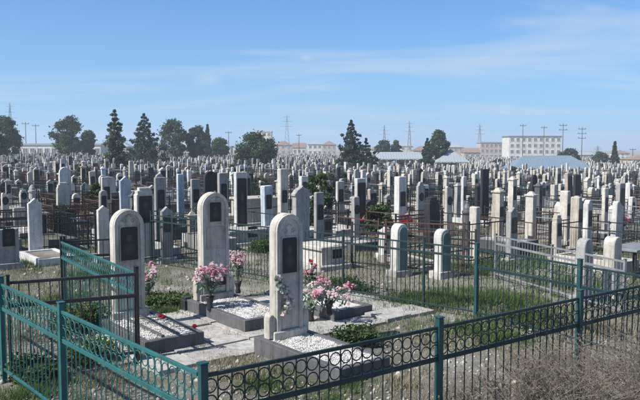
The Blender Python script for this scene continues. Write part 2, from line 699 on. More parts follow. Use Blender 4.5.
def stone_mesh(shape, w, h, t):
    w, h, t = round(w * 16) / 16, round(h * 8) / 8, round(t * 25) / 25
    key = (shape, w, h, t)
    if key not in _cache:
        b = MB()
        if shape == 'pillar':
            b.box((0, 0, (h - 0.14) / 2), (w, t, h - 0.14), bev=0.01)
            b.box((0, 0, h - 0.12), (w + 0.07, t + 0.07, 0.05), bev=0.01)
            b.box((0, 0, h - 0.05), (w * 0.9, t * 0.9, 0.10), top=0.35)
        elif shape == 'cornice':
            b.prism(p_flat(w, h - 0.12), -t / 2, t / 2, 0.01)
            b.box((0, 0, h - 0.10), (w + 0.09, t + 0.08, 0.06), bev=0.012)
            b.prism([(-w / 2, h - 0.068), (w / 2, h - 0.068), (w * 0.1, h + 0.02), (-w * 0.1, h + 0.02)], -t * 0.4, t * 0.4, 0.006)
        elif shape == 'column':
            b.lathe([(w * 0.62, 0), (w * 0.62, 0.12), (w * 0.46, 0.16), (w * 0.40, h - 0.34), (w * 0.52, h - 0.30), (w * 0.52, h - 0.24), (w * 0.38, h - 0.22), (w * 0.36, h - 0.14), (w * 0.22, h - 0.05), (w * 0.04, h)], n=10)
        elif shape == 'twin':
            for s_ in (-1, 1):
                n0 = len(b.v)
                b.prism([(x + s_ * (w * 0.34 + 0.012), z) for x, z in p_arch(w * 0.66, h if s_ < 0 else h * 0.93, 8)], -t / 2, t / 2, 0.012)
        elif shape == 'stepped':
            b.prism(p_flat(w, h - 0.16), -t / 2, t / 2, 0.012)
            b.box((0, 0, h - 0.12), (w * 0.86, t * 0.95, 0.085), bev=0.01)
            b.box((0, 0, h - 0.04), (w * 0.62, t * 0.85, 0.085), bev=0.01)
        else:
            b.prism(PROF[shape](w, h), -t / 2, t / 2, 0.014)
        _cache[key] = b.mesh('headstone', 'beige')
    return _cache[key], w, h, t


def box_mesh(key, c, s, mat, bev=0.0):
    k = ('box', key, s)
    if k not in _cache:
        _cache[k] = MB().box(c, s, bev=bev).mesh(key, mat)
    return _cache[k]


def oval_mesh(w, h):
    k = ('oval', w, h)
    if k not in _cache:
        prof = [(w / 2 * cos(2 * pi * i / 16), h / 2 + h / 2 * sin(2 * pi * i / 16)) for i in range(16)]
        _cache[k] = MB().prism(prof, -0.015, 0.0).mesh('portrait_plate', 'plate')
    return _cache[k]


def rect_plate(w, h):
    k = ('rect', w, h)
    if k not in _cache:
        _cache[k] = MB().prism(p_flat(w, h), -0.02, 0.0, 0.004).mesh('portrait_plate', 'plate')
    return _cache[k]


def kerb_mesh(w, l, kh, kt):
    k = ('kerb', w, l, kh, kt)
    if k not in _cache:
        b = MB()
        b.box((-w / 2 + kt / 2, -l / 2, kh / 2 - 0.05), (kt, l, kh + 0.1), bev=0.008)
        b.box((w / 2 - kt / 2, -l / 2, kh / 2 - 0.05), (kt, l, kh + 0.1), bev=0.008)
        b.box((0, -l + kt / 2, kh / 2 - 0.052), (w - 2 * kt, kt, kh + 0.096), bev=0.008)
        b.box((0, -kt / 2, kh / 2 - 0.052), (w - 2 * kt, kt, kh + 0.096), bev=0.008)
        _cache[k] = b.mesh('kerb', 'granite')
    return _cache[k]


def gravestone(pos, w, h, t, shape, mat, plate='rect', bed=None, label='', group=None, rz=None, plate_h=None, plate_z=None, name='gravestone', plate_w=None):
    r = thing(name, label, 'gravestone', pos, TH if rz is None else rz, group)
    me, w, h, t = stone_mesh(shape, w, h, t)
    pl = 0.16
    plm = box_mesh('plinth', (0, 0, pl / 2 - 0.08), (round(w + 0.16, 3), round(t + 0.14, 3), pl + 0.16), 'grey', 0.012)
    link('plinth', plm, r, mat=random.choice(['grey', 'concrete', mat]))
    link('headstone', me, r, (0, 0, pl), mat=mat)
    yf = -t / 2 - 0.001
    if plate == 'rect':
        pw, ph = plate_w or round(w * 0.66 * 25) / 25, plate_h or round(h * 0.3 * 20) / 20
        link('portrait_plate', rect_plate(pw, ph), r, (0, yf, pl + (plate_z if plate_z is not None else h * 0.5)))
    elif plate == 'oval':
        link('portrait_plate', oval_mesh(0.24, 0.32), r, (0, yf, pl + h * 0.58))
    elif plate == 'full':
        pw, ph = round((w - 0.09) * 25) / 25, round((h - 0.3) * 20) / 20
        link('portrait_plate', rect_plate(pw, ph), r, (0, yf, pl + 0.12))
    elif plate == 'teal':
        k = ('tealinset', w, h)
        if k not in _cache:
            _cache[k] = MB().prism(p_arch(w - 0.10, h - 0.10), -0.03, 0.0, 0.006).mesh('front_panel', 'teal_stone')
        link('front_panel', _cache[k], r, (0, yf, pl + 0.03))
    elif plate == 'text':
        k = ('lines', w)
        if k not in _cache:
            b = MB()
            for i in range(4):
                b.box((0, -0.004, -0.07 * i), (w * (0.62 - 0.1 * (i % 2)), 0.008, 0.028))
            _cache[k] = b.mesh('carved_lines', 'granite')
        link('carved_lines', _cache[k], r, (0, yf, pl + h * 0.62))
    if bed:
        kw, kl, kh = bed
        link('kerb', kerb_mesh(kw, kl, kh, 0.11), r, (0, -t / 2 - 0.08, 0), mat=random.choice(['concrete', 'grey', 'beige', 'granite', 'white']))
        link('grave_bed', box_mesh('grave_bed', (0, -kl / 2, kh / 2 - 0.09), (round(kw - 0.23, 3), round(kl - 0.23, 3), kh + 0.1), 'chips'), r, (0, -t / 2 - 0.08, 0), mat=random.choice(['chips', 'ground', 'ground', 'concrete']))
    return r


# ------------------------------------------------------------------ the tended family plot: three tall graves with granite kerbs
def hero_grave(back_left, w_slab, l_slab, kh, stone_w, stone_top_px, label, plate, wings=True, lower=None, kerb='granite', sand=False, shape='arch'):
    bl = Vector(back_left)
    c = bl + DW * (w_slab / 2)                       # middle of the head end, at the kerb's outer edge
    g0 = gz(c.x, c.y)
    r = thing('gravestone', label, 'gravestone', (c.x, c.y, g0), TH)
    kt = 0.10
    # four kerb stones, each its own piece
    for (cx, cy, sx, sy) in ((-w_slab / 2 + kt / 2, -l_slab / 2, kt, l_slab), (w_slab / 2 - kt / 2, -l_slab / 2, kt, l_slab),
                             (0, -l_slab + kt / 2, w_slab - 2 * kt - 0.006, kt - 0.004), (0, -kt / 2, w_slab - 2 * kt - 0.006, kt - 0.004)):
        link('kerb', MB().box((0, 0, (kh - 0.12) / 2), (sx, sy, kh + 0.12), bev=0.008).mesh('kerb', kerb), r, (cx, cy, 0))
    n, mx = 26, 16
    bw, bl_ = w_slab - 2 * kt - 0.004, l_slab - 2 * kt - 0.004
    b = MB()
    for j in range(n + 1):
        for i in range(mx + 1):
            x, y = -bw / 2 + bw * i / mx, -kt - 0.002 - bl_ * j / n
            b.pt((x, y, kh - 0.02 + 0.012 * sin(x * 9 + j) * cos(y * 7) + random.uniform(-0.006, 0.006)))
    for j in range(n):
        for i in range(mx):
            a = j * (mx + 1) + i
            b.face((a, a + mx + 1, a + mx + 2, a + 1))
    link('gravel_bed', b.mesh('gravel_bed', 'chips', True), r)
    # loose marble chips lying on the bed
    nc = 1500
    P = np.stack([rng.uniform(-bw / 2 + 0.01, bw / 2 - 0.01, nc), -kt - rng.uniform(0.01, bl_ - 0.01, nc), np.full(nc, kh - 0.012)], 1)
    s = rng.uniform(0.007, 0.019, nc)[:, None]
    base = np.array([(1, 0, -.4), (-.5, .87, -.4), (-.5, -.87, -.4), (0.1, 0.1, .8)])
    ang = rng.uniform(0, 2 * pi, nc)
    R = np.zeros((nc, 3, 3))
    R[:, 0, 0] = R[:, 1, 1] = np.cos(ang)
    R[:, 0, 1] = -np.sin(ang)
    R[:, 1, 0] = np.sin(ang)
    R[:, 2, 2] = 1
    co = P[:, None, :] + np.einsum('nij,kj->nki', R, base) * s[:, None, :] * rng.uniform(0.6, 1.3, (nc, 1, 3))
    tri = np.array([(0, 1, 3), (1, 2, 3), (2, 0, 3), (0, 2, 1)])
    F = (np.arange(nc)[:, None, None] * 4 + tri[None]).reshape(-1, 3)
    o = link('marble_chips', raw_mesh('marble_chips', co.reshape(-1, 3), F, ['chips', 'white']), r)
    o['kind'] = 'stuff'
    # headstone
    t = 0.18
    ys = -0.20
    cc = c + DF * 0.20
    top = ztop(cc, stone_top_px) - g0
    pl_top = kh + 0.10
    h = top - pl_top
    w = stone_w
    if lower is not None:
        link('plinth', MB().box((0, ys, kh + 0.04), (w + 0.12, t + 0.12, 0.13), bev=0.015).mesh('plinth', 'grey'), r)
    else:
        link('plinth', MB().box((0, ys, kh + 0.04), (w + 0.10, t + 0.10, 0.13), bev=0.015).mesh('plinth', 'beige'), r)
    hs = link('headstone', MB().prism(PROF['arch'](w, h, 16), -t / 2, t / 2, 0.02).mesh('headstone', 'beige'), r, (0, ys, pl_top))
    # raised border following the arch
    bo, n2 = [], 16
    bw2 = 0.075
    outer = [(w / 2 - 0.012, 0.0)] + [((w / 2 - 0.012) * cos(pi * i / n2), h - w / 2 + (w / 2 - 0.012) * sin(pi * i / n2)) for i in range(n2 + 1)] + [(-w / 2 + 0.012, 0.0)]
    inner = [(w / 2 - bw2, 0.0)] + [((w / 2 - bw2) * cos(pi * i / n2), h - w / 2 + (w / 2 - bw2) * sin(pi * i / n2)) for i in range(n2 + 1)] + [(-w / 2 + bw2, 0.0)]
    link('border', MB().band(outer, inner, -t / 2 - 0.028, -t / 2 + 0.001).mesh('border', 'beige'), hs)
    pw, ph, pz_top_px = plate
    pz = ztop(cc, pz_top_px) - g0 - pl_top - ph
    link('portrait_plate', MB().prism(p_flat(pw, ph), -t / 2 - 0.02, -t / 2 - 0.001, 0.005).mesh('portrait_plate', 'plate'), hs, (0, 0, pz))
    fr = MB()
    for (cx, cz, sx, sz) in ((-pw / 2 - 0.012, ph / 2, 0.02, ph + 0.044), (pw / 2 + 0.012, ph / 2, 0.02, ph + 0.044), (0, -0.012, pw, 0.02), (0, ph + 0.012, pw, 0.02)):
        fr.box((cx, -t / 2 - 0.008, cz), (sx, 0.014, sz))
    link('plate_frame', fr.mesh('plate_frame', 'sand'), hs, (0, 0, pz))
    # carved scrolls above the plate
    cv = MB()
    zz = pz + ph + 0.10
    for s_ in (-1, 1):
        pts = []
        for i in range(12):
            a = i / 11 * 2.2 * pi
            rr = 0.05 * (1 - i / 15)
            pts.append((s_ * (0.075 + rr * cos(a)), -t / 2 - 0.004, zz + rr * sin(a) * 0.9))
        cv.tube(pts, 0.008, 5)
    cv.tube([(-0.05, -t / 2 - 0.004, zz + 0.07), (0, -t / 2 - 0.006, zz + 0.11), (0.05, -t / 2 - 0.004, zz + 0.07)], 0.008, 5)
    link('carved_scroll', cv.mesh('carved_scroll', 'sand', True), hs)
    if lower == 'panel':
        link('lower_panel', MB().prism(p_flat(w - 0.2, 0.42), -t / 2 - 0.012, -t / 2 - 0.001, 0.004).mesh('lower_panel', 'sand'), hs, (0, 0, pz - 0.52))
        link('name_plaque', MB().prism(p_flat(w - 0.18, 0.17), -t / 2 - 0.03, -t / 2 - 0.001, 0.005).mesh('name_plaque', 'plate'), hs, (0, 0, 0.14))
    if wings:
        for s_ in (-1, 1):
            wp = [(-0.055, 0), (0.055, 0), (0.06, 0.28), (0.05, 0.33), (0.02, 0.36), (-0.02, 0.36), (-0.05, 0.33), (-0.06, 0.28)]
            link('side_wing', MB().prism(wp, -0.07, 0.07, 0.012).mesh('side_wing', 'beige'), r, (s_ * (w / 2 + 0.068), ys - 0.02, kh + 0.005))
    return r, c, hs, (w, h, t, pl_top, ys)


KH = 0.24
fl1 = W(150, 342, KH)
bl1 = fl1 - DF * 1.95
G1 = hero_grave(bl1 - DW * 0.08, 0.98, 1.95, KH, 0.54, 209, 'tall round-topped beige gravestone nearest the teal fence, granite kerb with two-stripe gravel bed', (0.30, 0.56, 226.5), wings=False)
fl2 = W(245, 322, KH)
bl2 = fl2 - DF * 2.1
G2 = hero_grave(bl2, 1.0, 2.1, KH, 0.58, 192, 'tall beige gravestone with small square portrait, wide pink flower spray across its foot', (0.24, 0.36, 202), lower='panel')
bl3 = W(254, 338, KH)
G3 = hero_grave(bl3, 0.90, 2.0, KH, 0.50, 213, 'tall round-topped beige gravestone with pale wreath of flowers on its front', (0.27, 0.53, 237))

# dark granite border strips down the first bed
for dx in (-0.13, 0.12):
    link('bed_strip', MB().box((dx, -1.1, KH - 0.0), (0.05, 1.4, 0.035), bev=0.006).mesh('bed_strip', 'granite'), G1[0])

# low granite bed behind the third grave
c4 = W(354, 320)
r4 = thing('grave_bed', 'low granite kerbed grave bed with no headstone, pink flowers at its head', 'grave bed', c4 - DF * 0.0, TH)
for (cx, cy, sx, sy) in ((-0.40, 0.85, 0.1, 1.7), (0.40, 0.85, 0.1, 1.7), (0, 0.05, 0.694, 0.098), (0, 1.65, 0.694, 0.098)):
    link('kerb', MB().box((0, 0, 0.06), (sx, sy, 0.32), bev=0.008).mesh('kerb', 'granite'), r4, (cx, cy, 0))
link('gravel_bed', MB().box((0, 0.85, 0.045), (0.69, 1.49, 0.29)).mesh('gravel_bed', 'chips'), r4)

# small granite vase block beside the second grave
vb = W(187, 312)
o = link('vase_block', MB().box((0, 0, 0.10), (0.17, 0.17, 0.3), bev=0.02).box((0, 0, 0.27), (0.12, 0.12, 0.05), bev=0.01).mesh('vase_block', 'darkgranite'), None, vb, TH)
tag(o, 'small black granite vase block at the head corner of the flowered grave', 'vase')


# concrete paving round the three graves: slabs with open joints
def paving():
    org = bl1 - DF * 0.35 - DW * 0.25
    base = MB()
    root = link('path', base.box((0, 0, 0), (0.02, 0.02, 0.02)).mesh('path', 'concrete'), None, (org.x, org.y, -0.06), TH)
    root['kind'] = 'structure'
    nx, ny, s = 9, 5, 0.62
    for i in range(nx):
        for j in range(ny):
            lx, ly = i * s + s / 2, -(j * s + s / 2)
            p = org + DW * lx - DF * ly * -1 if False else org + DW * lx + DF * (-ly)
            q = 0.008 * random.uniform(-1, 1)
            sl = MB().box((0, 0, 0), (s - 0.018 - random.uniform(0, 0.012), s - 0.018 - random.uniform(0, 0.012), 0.09), bev=0.006).mesh('paving_slab', 'concrete')
            o2 = link('paving_slab', sl, root, (lx, ly, gz(p.x, p.y) + 0.06 + 0.01 + q), random.uniform(-0.01, 0.01))
            o2.rotation_euler = (random.uniform(-0.012, 0.012), random.uniform(-0.012, 0.012), random.uniform(-0.012, 0.012))


paving()


# ------------------------------------------------------------------ flowers
def bouquet(pos, label, petals, n_bloom=26, height=0.5, spread=0.3, vase=True, bloom=0.05, leafmat='palegreen', lean=(0, 0), group=None, vase_mat='darkgranite', stem_n=12, low=0.55):
    r = thing('flower_bouquet', label, 'flowers', pos, random.uniform(0, 6), group)
    zb = 0.0
    if vase:
        link('vase', MB().lathe([(0.05, -0.02), (0.06, 0.02), (0.045, 0.08), (0.07, 0.18), (0.085, 0.23), (0.07, 0.23), (0.05, 0.17)], n=10).mesh('vase', vase_mat, True), r)
        zb = 0.2
    rel = Matrix.Rotation(-r.rotation_euler.z, 3, 'Z')
    ln = rel @ Vector((lean[0], lean[1], 0))
    cs = []
    nk = max(3, min(9, n_bloom // 12))
    hubs = []
    for k in range(nk):
        a = 2 * pi * k / nk + random.uniform(-0.5, 0.5)
        rr = spread * random.uniform(0.25, 1.0)
        hubs.append((rr * cos(a), rr * sin(a), zb + height * random.uniform(low, 1.0) * (1.0 - 0.25 * (rr / spread) ** 2), random.uniform(0.45, 1.0)))
    for i in range(n_bloom):
        hx, hy, hz, hs_ = hubs[i % nk]
        g_ = spread * 0.26 * hs_
        c_ = Vector((hx + random.gauss(0, g_), hy + random.gauss(0, g_), max(zb + 0.04, hz + random.gauss(0, g_ * 0.8))))
        cs.append(c_ + ln * (c_.z / (zb + height)))
    st = MB()
    for c_ in cs[:stem_n]:
        st.tube([(0, 0, zb - 0.02), c_ * 0.45 + Vector((0, 0, (zb + c_.z) * 0.28)), c_], 0.004, 4)
    link('stems', st.mesh('stems', leafmat), r)
    P, U, V, mi = [], [], [], []
    for q, c_ in enumerate(cs):
        ax = Vector((c_.x, c_.y, 0.15 + random.uniform(-0.1, 0.3))).normalized()
        for k in range(9):
            d = (ax * 0.6 + Vector(rand_dirs(1)[0])).normalized()
            pc = c_ + d * bloom * random.uniform(0.4, 0.9)
            u = d.cross(Vector((0.3, 0.2, 0.9))).normalized() * bloom * random.uniform(0.35, 0.6)
            v = (d.cross(u).normalized() * 0.7 + d * 0.5) * bloom * 0.5
            P.append(pc); U.append(u); V.append(v); mi.append(q % len(petals))
    link('blossoms', quads_mesh('blossoms', np.array(P), np.array(U), np.array(V), petals, np.array(mi)), r)
    P, U, V = [], [], []
    for i in range(int(n_bloom * 0.8)):
        c_ = random.choice(cs) * random.uniform(0.45, 0.95)
        d = Vector(rand_dirs(1)[0])
        P.append(c_ + Vector(rng.normal(0, 0.03, 3)))
        U.append(d * 0.05)
        V.append(d.cross(Vector((0.1, 0.5, 0.8))).normalized() * 0.014)
    link('leaves', quads_mesh('leaves', np.array(P), np.array(U), np.array(V), [leafmat]), r)
    return r


def local(g, lx, ly, lz=0.0):
    r = g[0]
    p = Vector(r.location) + DW * lx - DF * ly
    return Vector((p.x, p.y, r.location.z + lz))


bouquet(W(149, 304), 'pink artificial flowers in a vase beside the gravestone by the teal fence', ['pink', 'palepink', 'palepink'], 110, 0.62, 0.25, True, 0.032, low=0.5, stem_n=26)
bouquet(W(210, 309, KH), 'wide spray of pink artificial flowers in front of a headstone with small portrait', ['pink', 'palepink', 'palepink'], 150, 0.66, 0.30, True, 0.032, low=0.62, stem_n=30)
bouquet(W(238, 292, 0.1), 'pale pink flowers in a tall vase at the headstone side wing', ['palepink', 'pink', 'palepink'], 100, 0.66, 0.22, True, 0.032, low=0.6, stem_n=24)
bouquet(W(311, 303, 0.05), 'dark red artificial flowers behind the wreathed gravestone', ['red', 'palepink', 'pink'], 50, 0.70, 0.14, True, 0.03, leafmat='leaf_dark')
bouquet(W(311, 320, 0.05), 'white and pink artificial flowers at the wreathed gravestone side', ['palepink', 'cream', 'cream'], 60, 0.50, 0.16, True, 0.03)
bouquet(W(329, 314, 0.2), 'bright pink flowers at the head of the low granite bed', ['pink', 'palepink', 'palepink'], 140, 0.40, 0.36, True, 0.032, low=0.4, stem_n=26)


def wreath():
    g, c, hs, (w, h, t, plt, ys) = G3
    p = local(G3, -0.06, ys - t / 2 - 0.06, plt)
    r = thing('flower_garland', 'pale cream and green artificial garland hung on the front of a headstone', 'flowers', p, TH)
    P, U, V, mi = [], [], [], []
    for i in range(230):
        s = random.random()
        x = -0.09 + 0.10 * sin(s * 5.0) + random.gauss(0, 0.035)
        z = 0.28 + s * 0.55 + random.gauss(0, 0.02)
        d = Vector((random.gauss(0, 0.6), -1, random.gauss(0, 0.6))).normalized()
        P.append((x, random.uniform(-0.03, 0.02), z))
        u = d.cross(Vector((0.2, 0.1, 1))).normalized()
        sz = random.uniform(0.015, 0.032)
        U.append(u * sz)
        V.append(d.cross(u) * sz * 0.7)
        mi.append(random.choice([0, 0, 1, 1, 2]))
    P, U, V, mi = map(np.array, (P, U, V, mi))
    for nm, ids, mt in (('blossoms', [0, 2], ['cream', 'cream', 'palepink']), ('leaves', [1], ['palegreen', 'palegreen', 'palegreen'])):
        k = np.isin(mi, ids)
        link(nm, quads_mesh(nm, P[k], U[k], V[k], mt, mi[k]), r)


wreath()


def rose(pos, rz, mat, label):
    r = thing('rose', label, 'flower', pos, rz)
    link('stem', MB().tube([(0, 0, 0.015), (0.16, 0.01, 0.02), (0.30, 0.0, 0.03)], 0.006, 5).mesh('stem', 'leaf_dark'), r)
    P, U, V = [], [], []
    for k in range(26):
        d = Vector(rand_dirs(1)[0])
        P.append(Vector((0.33, 0, 0.045)) + d * 0.025)
        u = d.cross(Vector((0.2, 0.3, 0.9))).normalized()
        U.append(u * 0.022)
        V.append(d.cross(u) * 0.02)
    link('bloom', quads_mesh('bloom', np.array(P), np.array(U), np.array(V), [mat]), r)


for (lx, ly, rz, mt, lb) in ((0.02, -0.62, 0.2, 'red', 'dark red rose lying near the headstone end of the striped bed'),
                             (0.0, -0.95, 0.9, 'red', 'dark red rose lying across the middle of the striped bed'),
                             (0.26, -1.45, -0.3, 'red', 'red rose lying near the foot corner of the striped bed')):
    rose(local(G1, lx, ly, KH), rz, mt, lb)


# ------------------------------------------------------------------ iron fences of the family plot
_ring = {}


def iron_fence(pts, label, rail_mat, post_mat, posts_at=None, z_top=1.30, band=0.32, step=0.125, z_low=0.16, ring=True, post_w=0.062, rail_t=0.032, pick_r=0.0075, step_posts=2.4, post_over=0.10, group=None, skip_first_post=False):
    a, b_ = Vector((*pts[0][:2], 0)), Vector((*pts[1][:2], 0))
    L = (b_ - a).length
    ang = atan2(b_.y - a.y, b_.x - a.x)
    g0 = gz(a.x, a.y)
    r = thing('iron_fence', label, 'fence', (a.x, a.y, 0), ang, group)
    xs = posts_at if posts_at is not None else [i * L / max(1, round(L / step_posts)) for i in range(max(1, round(L / step_posts)) + 1)]
    pm = MB().box((0, 0, (z_top + post_over - 0.15) / 2), (post_w, post_w, z_top + post_over + 0.15), bev=0.008)
    pm.box((0, 0, z_top + post_over + 0.006), (post_w + 0.014, post_w + 0.014, 0.012))
    pme = pm.mesh('post', post_mat)
    for x in xs:
        if skip_first_post and x == xs[0]:
            continue
        link('post', pme, r, (x, 0, 0))
    for z in (z_top, z_top - band, z_low):
        for x0, x1 in zip(xs, xs[1:]):
            m_ = MB().box(((x1 - x0) / 2, 0, 0), (x1 - x0 - post_w - 0.002, rail_t * 0.8, rail_t + (0.012 if z == z_top - band else 0)), bev=0.003).mesh('rail', rail_mat)
            link('rail', m_, r, (x0, 0, z))
    key = (rail_mat, step, z_top, z_low, band, pick_r)
    if key not in _ring:
        pb = MB().tube([(0, 0, z_low - 0.06), (0, 0, z_top - 0.018)], pick_r, 4)
        R = step / 2 - pick_r * 0.6
        rb = MB().torus((0, 0, 0), R, 0.0062, 12, 4)
        _ring[key] = (pb.mesh('picket', rail_mat), rb.mesh('ring', rail_mat, True), R)
    pme_, rme, R = _ring[key]
    for x0, x1 in zip(xs, xs[1:]):
        n = max(2, int(round((x1 - x0) / step)))
        dx = (x1 - x0) / n
        for i in range(n):
            if i:
                o_ = link('picket', pme_, r, (x0 + i * dx, random.uniform(-0.003, 0.003), 0), pi / 4 * 0)
                o_.rotation_euler = (random.uniform(-0.006, 0.006), random.uniform(-0.008, 0.008), 0)
            if ring:
                zc_ = z_top - band / 2
                for zz in (zc_ + band * 0.21, zc_ - band * 0.21):
                    link('ring', rme, r, (x0 + (i + 0.5) * dx, 0, zz))
    return r


ZR = 1.30
cN = W(203, 376, ZR)                                  # near corner
cB = [W(203, 376, ZR), W(438, 327, ZR), W(580, 298.5, ZR)]
dirB = (cB[2] - cB[0]).normalized()
LB = 7.6
endB = cB[0] + dirB * LB
iron_fence((cB[0], endB), 'dark green iron fence with ringed top band, weeds and dry bushes against it', 'dkgreen', 'postgreen',
           posts_at=[0, (cB[1] - cB[0]).length, (cB[2] - cB[0]).length, LB])
cA = [W(197, 375, ZR), W(60, 325, ZR), W(0, 285, ZR)]
dirA = (cA[2] - cA[1]).normalized()
dirA = (cA[2] - cA[0]).normalized()
a0 = cB[0] + dirA * 0.04
LA = 6.6


def along(p, d_, px):
    k_ = (px - 320.0) / FPX
    ph = cos(PITCH)
    t_ = 0.0
    for _ in range(60):
        q_ = p + d_ * t_
        dep = q_.y * cos(PITCH) + (CAM_H - ZR) * sin(PITCH)
        e_ = q_.x - k_ * dep
        t_ -= e_ / (d_.x - k_ * d_.y * cos(PITCH))
    return t_


iron_fence((a0, a0 + dirA * LA), 'bright teal iron fence with ringed top band running past the striped grave', 'teal', 'teal',
           posts_at=[0, along(a0, dirA, 61), along(a0, dirA, 1), LA + 0.6], skip_first_post=True, rail_t=0.033, pick_r=0.0075)
c476, c576 = W(477, 249, ZR), W(580, 266, ZR)
dirC = (c576 - c477).normalized() if False else (c576 - c476).normalized()
d1 = (c576 - c476).length
iron_fence((c476, c476 + dirC * (d1 * 2 + 0.4)), 'dark green iron fence side running from the far corner post towards the dry bushes', 'dkgreen', 'postgreen', posts_at=[0, d1, d1 * 2 + 0.4])
c352 = W(352, 236, ZR)
dirD = (c352 - c476).normalized()
LD = 9.6
iron_fence((c476 + dirD * 0.05, c476 + dirD * LD), 'thin dark green fence along the back of the tended plot', 'dkgreen', 'dkgreen', posts_at=[0, 1.05, 3.0, 5.1, 7.3, LD], skip_first_post=True, ring=False, post_w=0.04, band=0.16, rail_t=0.028, pick_r=0.0085, step=0.105)
# the small plot at the left: black panel and teal side
e0, e1 = W(8, 283, ZR), W(137, 274, ZR)
iron_fence((e0, e1), 'black iron fence panel between the teal fence and the striped grave', 'black', 'black', posts_at=[0, (e1 - e0).length], ring=False, band=0.31, post_w=0.04, rail_t=0.04, pick_r=0.008)
h1 = W(61, 242, ZR)
iron_fence((e1 + (h1 - e1).normalized() * 0.06, h1), 'faded teal iron fence with rings behind the black panel', 'teal', 'black', posts_at=[0, (h1 - e1).length - 0.06], band=0.30, post_w=0.045)
h2 = W(98, 240, ZR)
h2b = h1 + (h2 - h1).normalized() * 1.5
iron_fence((h1 + (h2 - h1).normalized() * 0.06, h2b), 'short black iron fence return behind the faded teal side', 'black', 'black', posts_at=[0, (h2b - h1).length - 0.06], ring=False, band=0.3, post_w=0.045)
# rusty fences further back at the left and in the middle
k0, k1 = W(-12, 213, 1.25), W(103, 208, 1.25)
iron_fence((k0, k1), 'long rusty iron fence with widely spaced posts behind the small left plot', 'rust', 'rust', ring=False, band=0.22, z_top=1.25, step_posts=2.2, post_w=0.05, post_over=0.06)
k0, k1 = W(386, 222, 1.2), W(464, 225, 1.2)
iron_fence((k0, k1), 'rusty brown iron fence behind the two white stones with dark fronts', 'rust', 'rust', ring=False, band=0.2, z_top=1.2, post_w=0.05, post_over=0.05, step_posts=1.6)

k0, k1 = W(496, 236, 1.05), W(625, 262, 1.05)
iron_fence((k0, k1), 'low grey iron fence of close pickets between the plot side and the pillars', 'steel', 'steel', ring=False, band=0.18, z_top=1.05, step=0.10, step_posts=2.0, post_w=0.045, post_over=0.05, pick_r=0.007)
k0, k1 = W(352, 224, 1.15), W(476, 232, 1.15)
iron_fence((k0, k1), 'black iron fence of close pickets behind the two dark-fronted stones', 'black', 'black', ring=False, band=0.2, z_top=1.15, step=0.11, step_posts=2.2, post_w=0.045, post_over=0.05)


# ------------------------------------------------------------------ gravestones picked out one by one
placed = []
YARD = [cB[0], endB, c476 + dirC * (d1 * 2 + 0.4), c476, c476 + dirD * LD, a0 + dirA * LA]


def in_yard(x, y):
    inside = False
    n = len(YARD)
    for i in range(n):
        x0, y0 = YARD[i][0], YARD[i][1]
        x1, y1 = YARD[(i + 1) % n][0], YARD[(i + 1) % n][1]
        if (y0 > y) != (y1 > y) and x < (x1 - x0) * (y - y0) / (y1 - y0) + x0:
            inside = not inside
    return inside


def pick(px, top, base, w, shape, mat, plate, label, t=0.16, bed=None, plate_h=None, plate_w=None):
    p = W(px, base)
    h = max(0.5, ztop(p, top) - p.z - 0.16)
    placed.append((p.x, p.y, 0.9))
    w, t = w * 0.8, t * 0.85
    if plate_w:
        plate_w = round(plate_w * 0.85, 2)
    return gravestone(p, w, h, t, shape, mat, plate, bed, label, plate_h=plate_h, plate_w=plate_w), p, h


pick(9, 231, 269, 0.62, 'flat', 'grey', 'rect', 'low wide grey headstone with dark plate behind the black fence panel', plate_h=0.45, plate_w=0.35)
pick(36, 198, 256, 0.44, 'gable', 'white', 'none', 'slim pointed white headstone without a plate by the long rusty fence', bed=(1.0, 1.8, 0.2))
pick(66, 166, 216, 0.62, 'arch', 'white', 'text', 'broad round-topped white marble headstone with carved lines beyond the rusty fence')
pick(104, 206, 262, 0.42, 'gable', 'beige', 'none', 'narrow pointed beige headstone just behind the striped grave headstone')
pick(145, 186, 262, 0.66, 'stepped', 'beige', 'rect', 'step-topped beige headstone with big dark portrait, behind the striped grave', 0.24, plate_h=0.72, plate_w=0.45)
pick(161, 178, 244, 0.46, 'flat', 'grey', 'rect', 'grey square-topped headstone with long plate behind the step-topped one', plate_h=0.6)
pick(167, 206, 263, 0.42, 'gable', 'grey', 'rect', 'small pointed grey headstone with dark plate beside the step-topped one', plate_h=0.45, plate_w=0.25)
pick(126, 175, 226, 0.55, 'gable', 'bluewhite', 'none', 'pointed pale blue painted headstone behind the step-topped one')
pick(107, 177, 226, 0.46, 'flat', 'beige', 'rect', 'square-topped beige headstone next to the pale blue painted pointed one', plate_h=0.5)
pick(181, 174, 234, 0.28, 'flat', 'bluewhite', 'none', 'narrow pale blue painted square-topped headstone')
pick(196, 178, 230, 0.5, 'flat', 'grey', 'rect', 'grey headstone with plate behind the headstone with pink spray', plate_h=0.5)
pick(211, 171, 236, 0.6, 'arch', 'darkgranite', 'none', 'round-topped black granite headstone rising behind the beige arch with pink spray')
pick(241, 171, 241, 0.58, 'flat', 'white', 'full', 'tall white square-topped headstone with black plate over its whole front', 0.2)
pick(283, 170, 241, 0.42, 'flat', 'beige', 'rect', 'tall beige square-topped headstone with small plate high up', 0.24, plate_h=0.42)
pick(301, 187, 256, 0.62, 'ogee', 'grey', 'none', 'grey onion-topped headstone directly behind the wreathed gravestone', 0.22)
pick(319, 192, 252, 0.42, 'flat', 'grey', 'rect', 'grey square-topped headstone by the dark shrub, next to the onion-topped one', plate_h=0.45)
s17 = pick(360, 178, 234, 0.58, 'flat', 'white', 'full', 'white headstone with black front plate and red flowers, behind the plot', 0.2)
s18 = pick(400, 178, 240, 0.46, 'flat', 'white', 'rect', 'tall white headstone with red flowers under its plate', 0.26, plate_h=0.5)
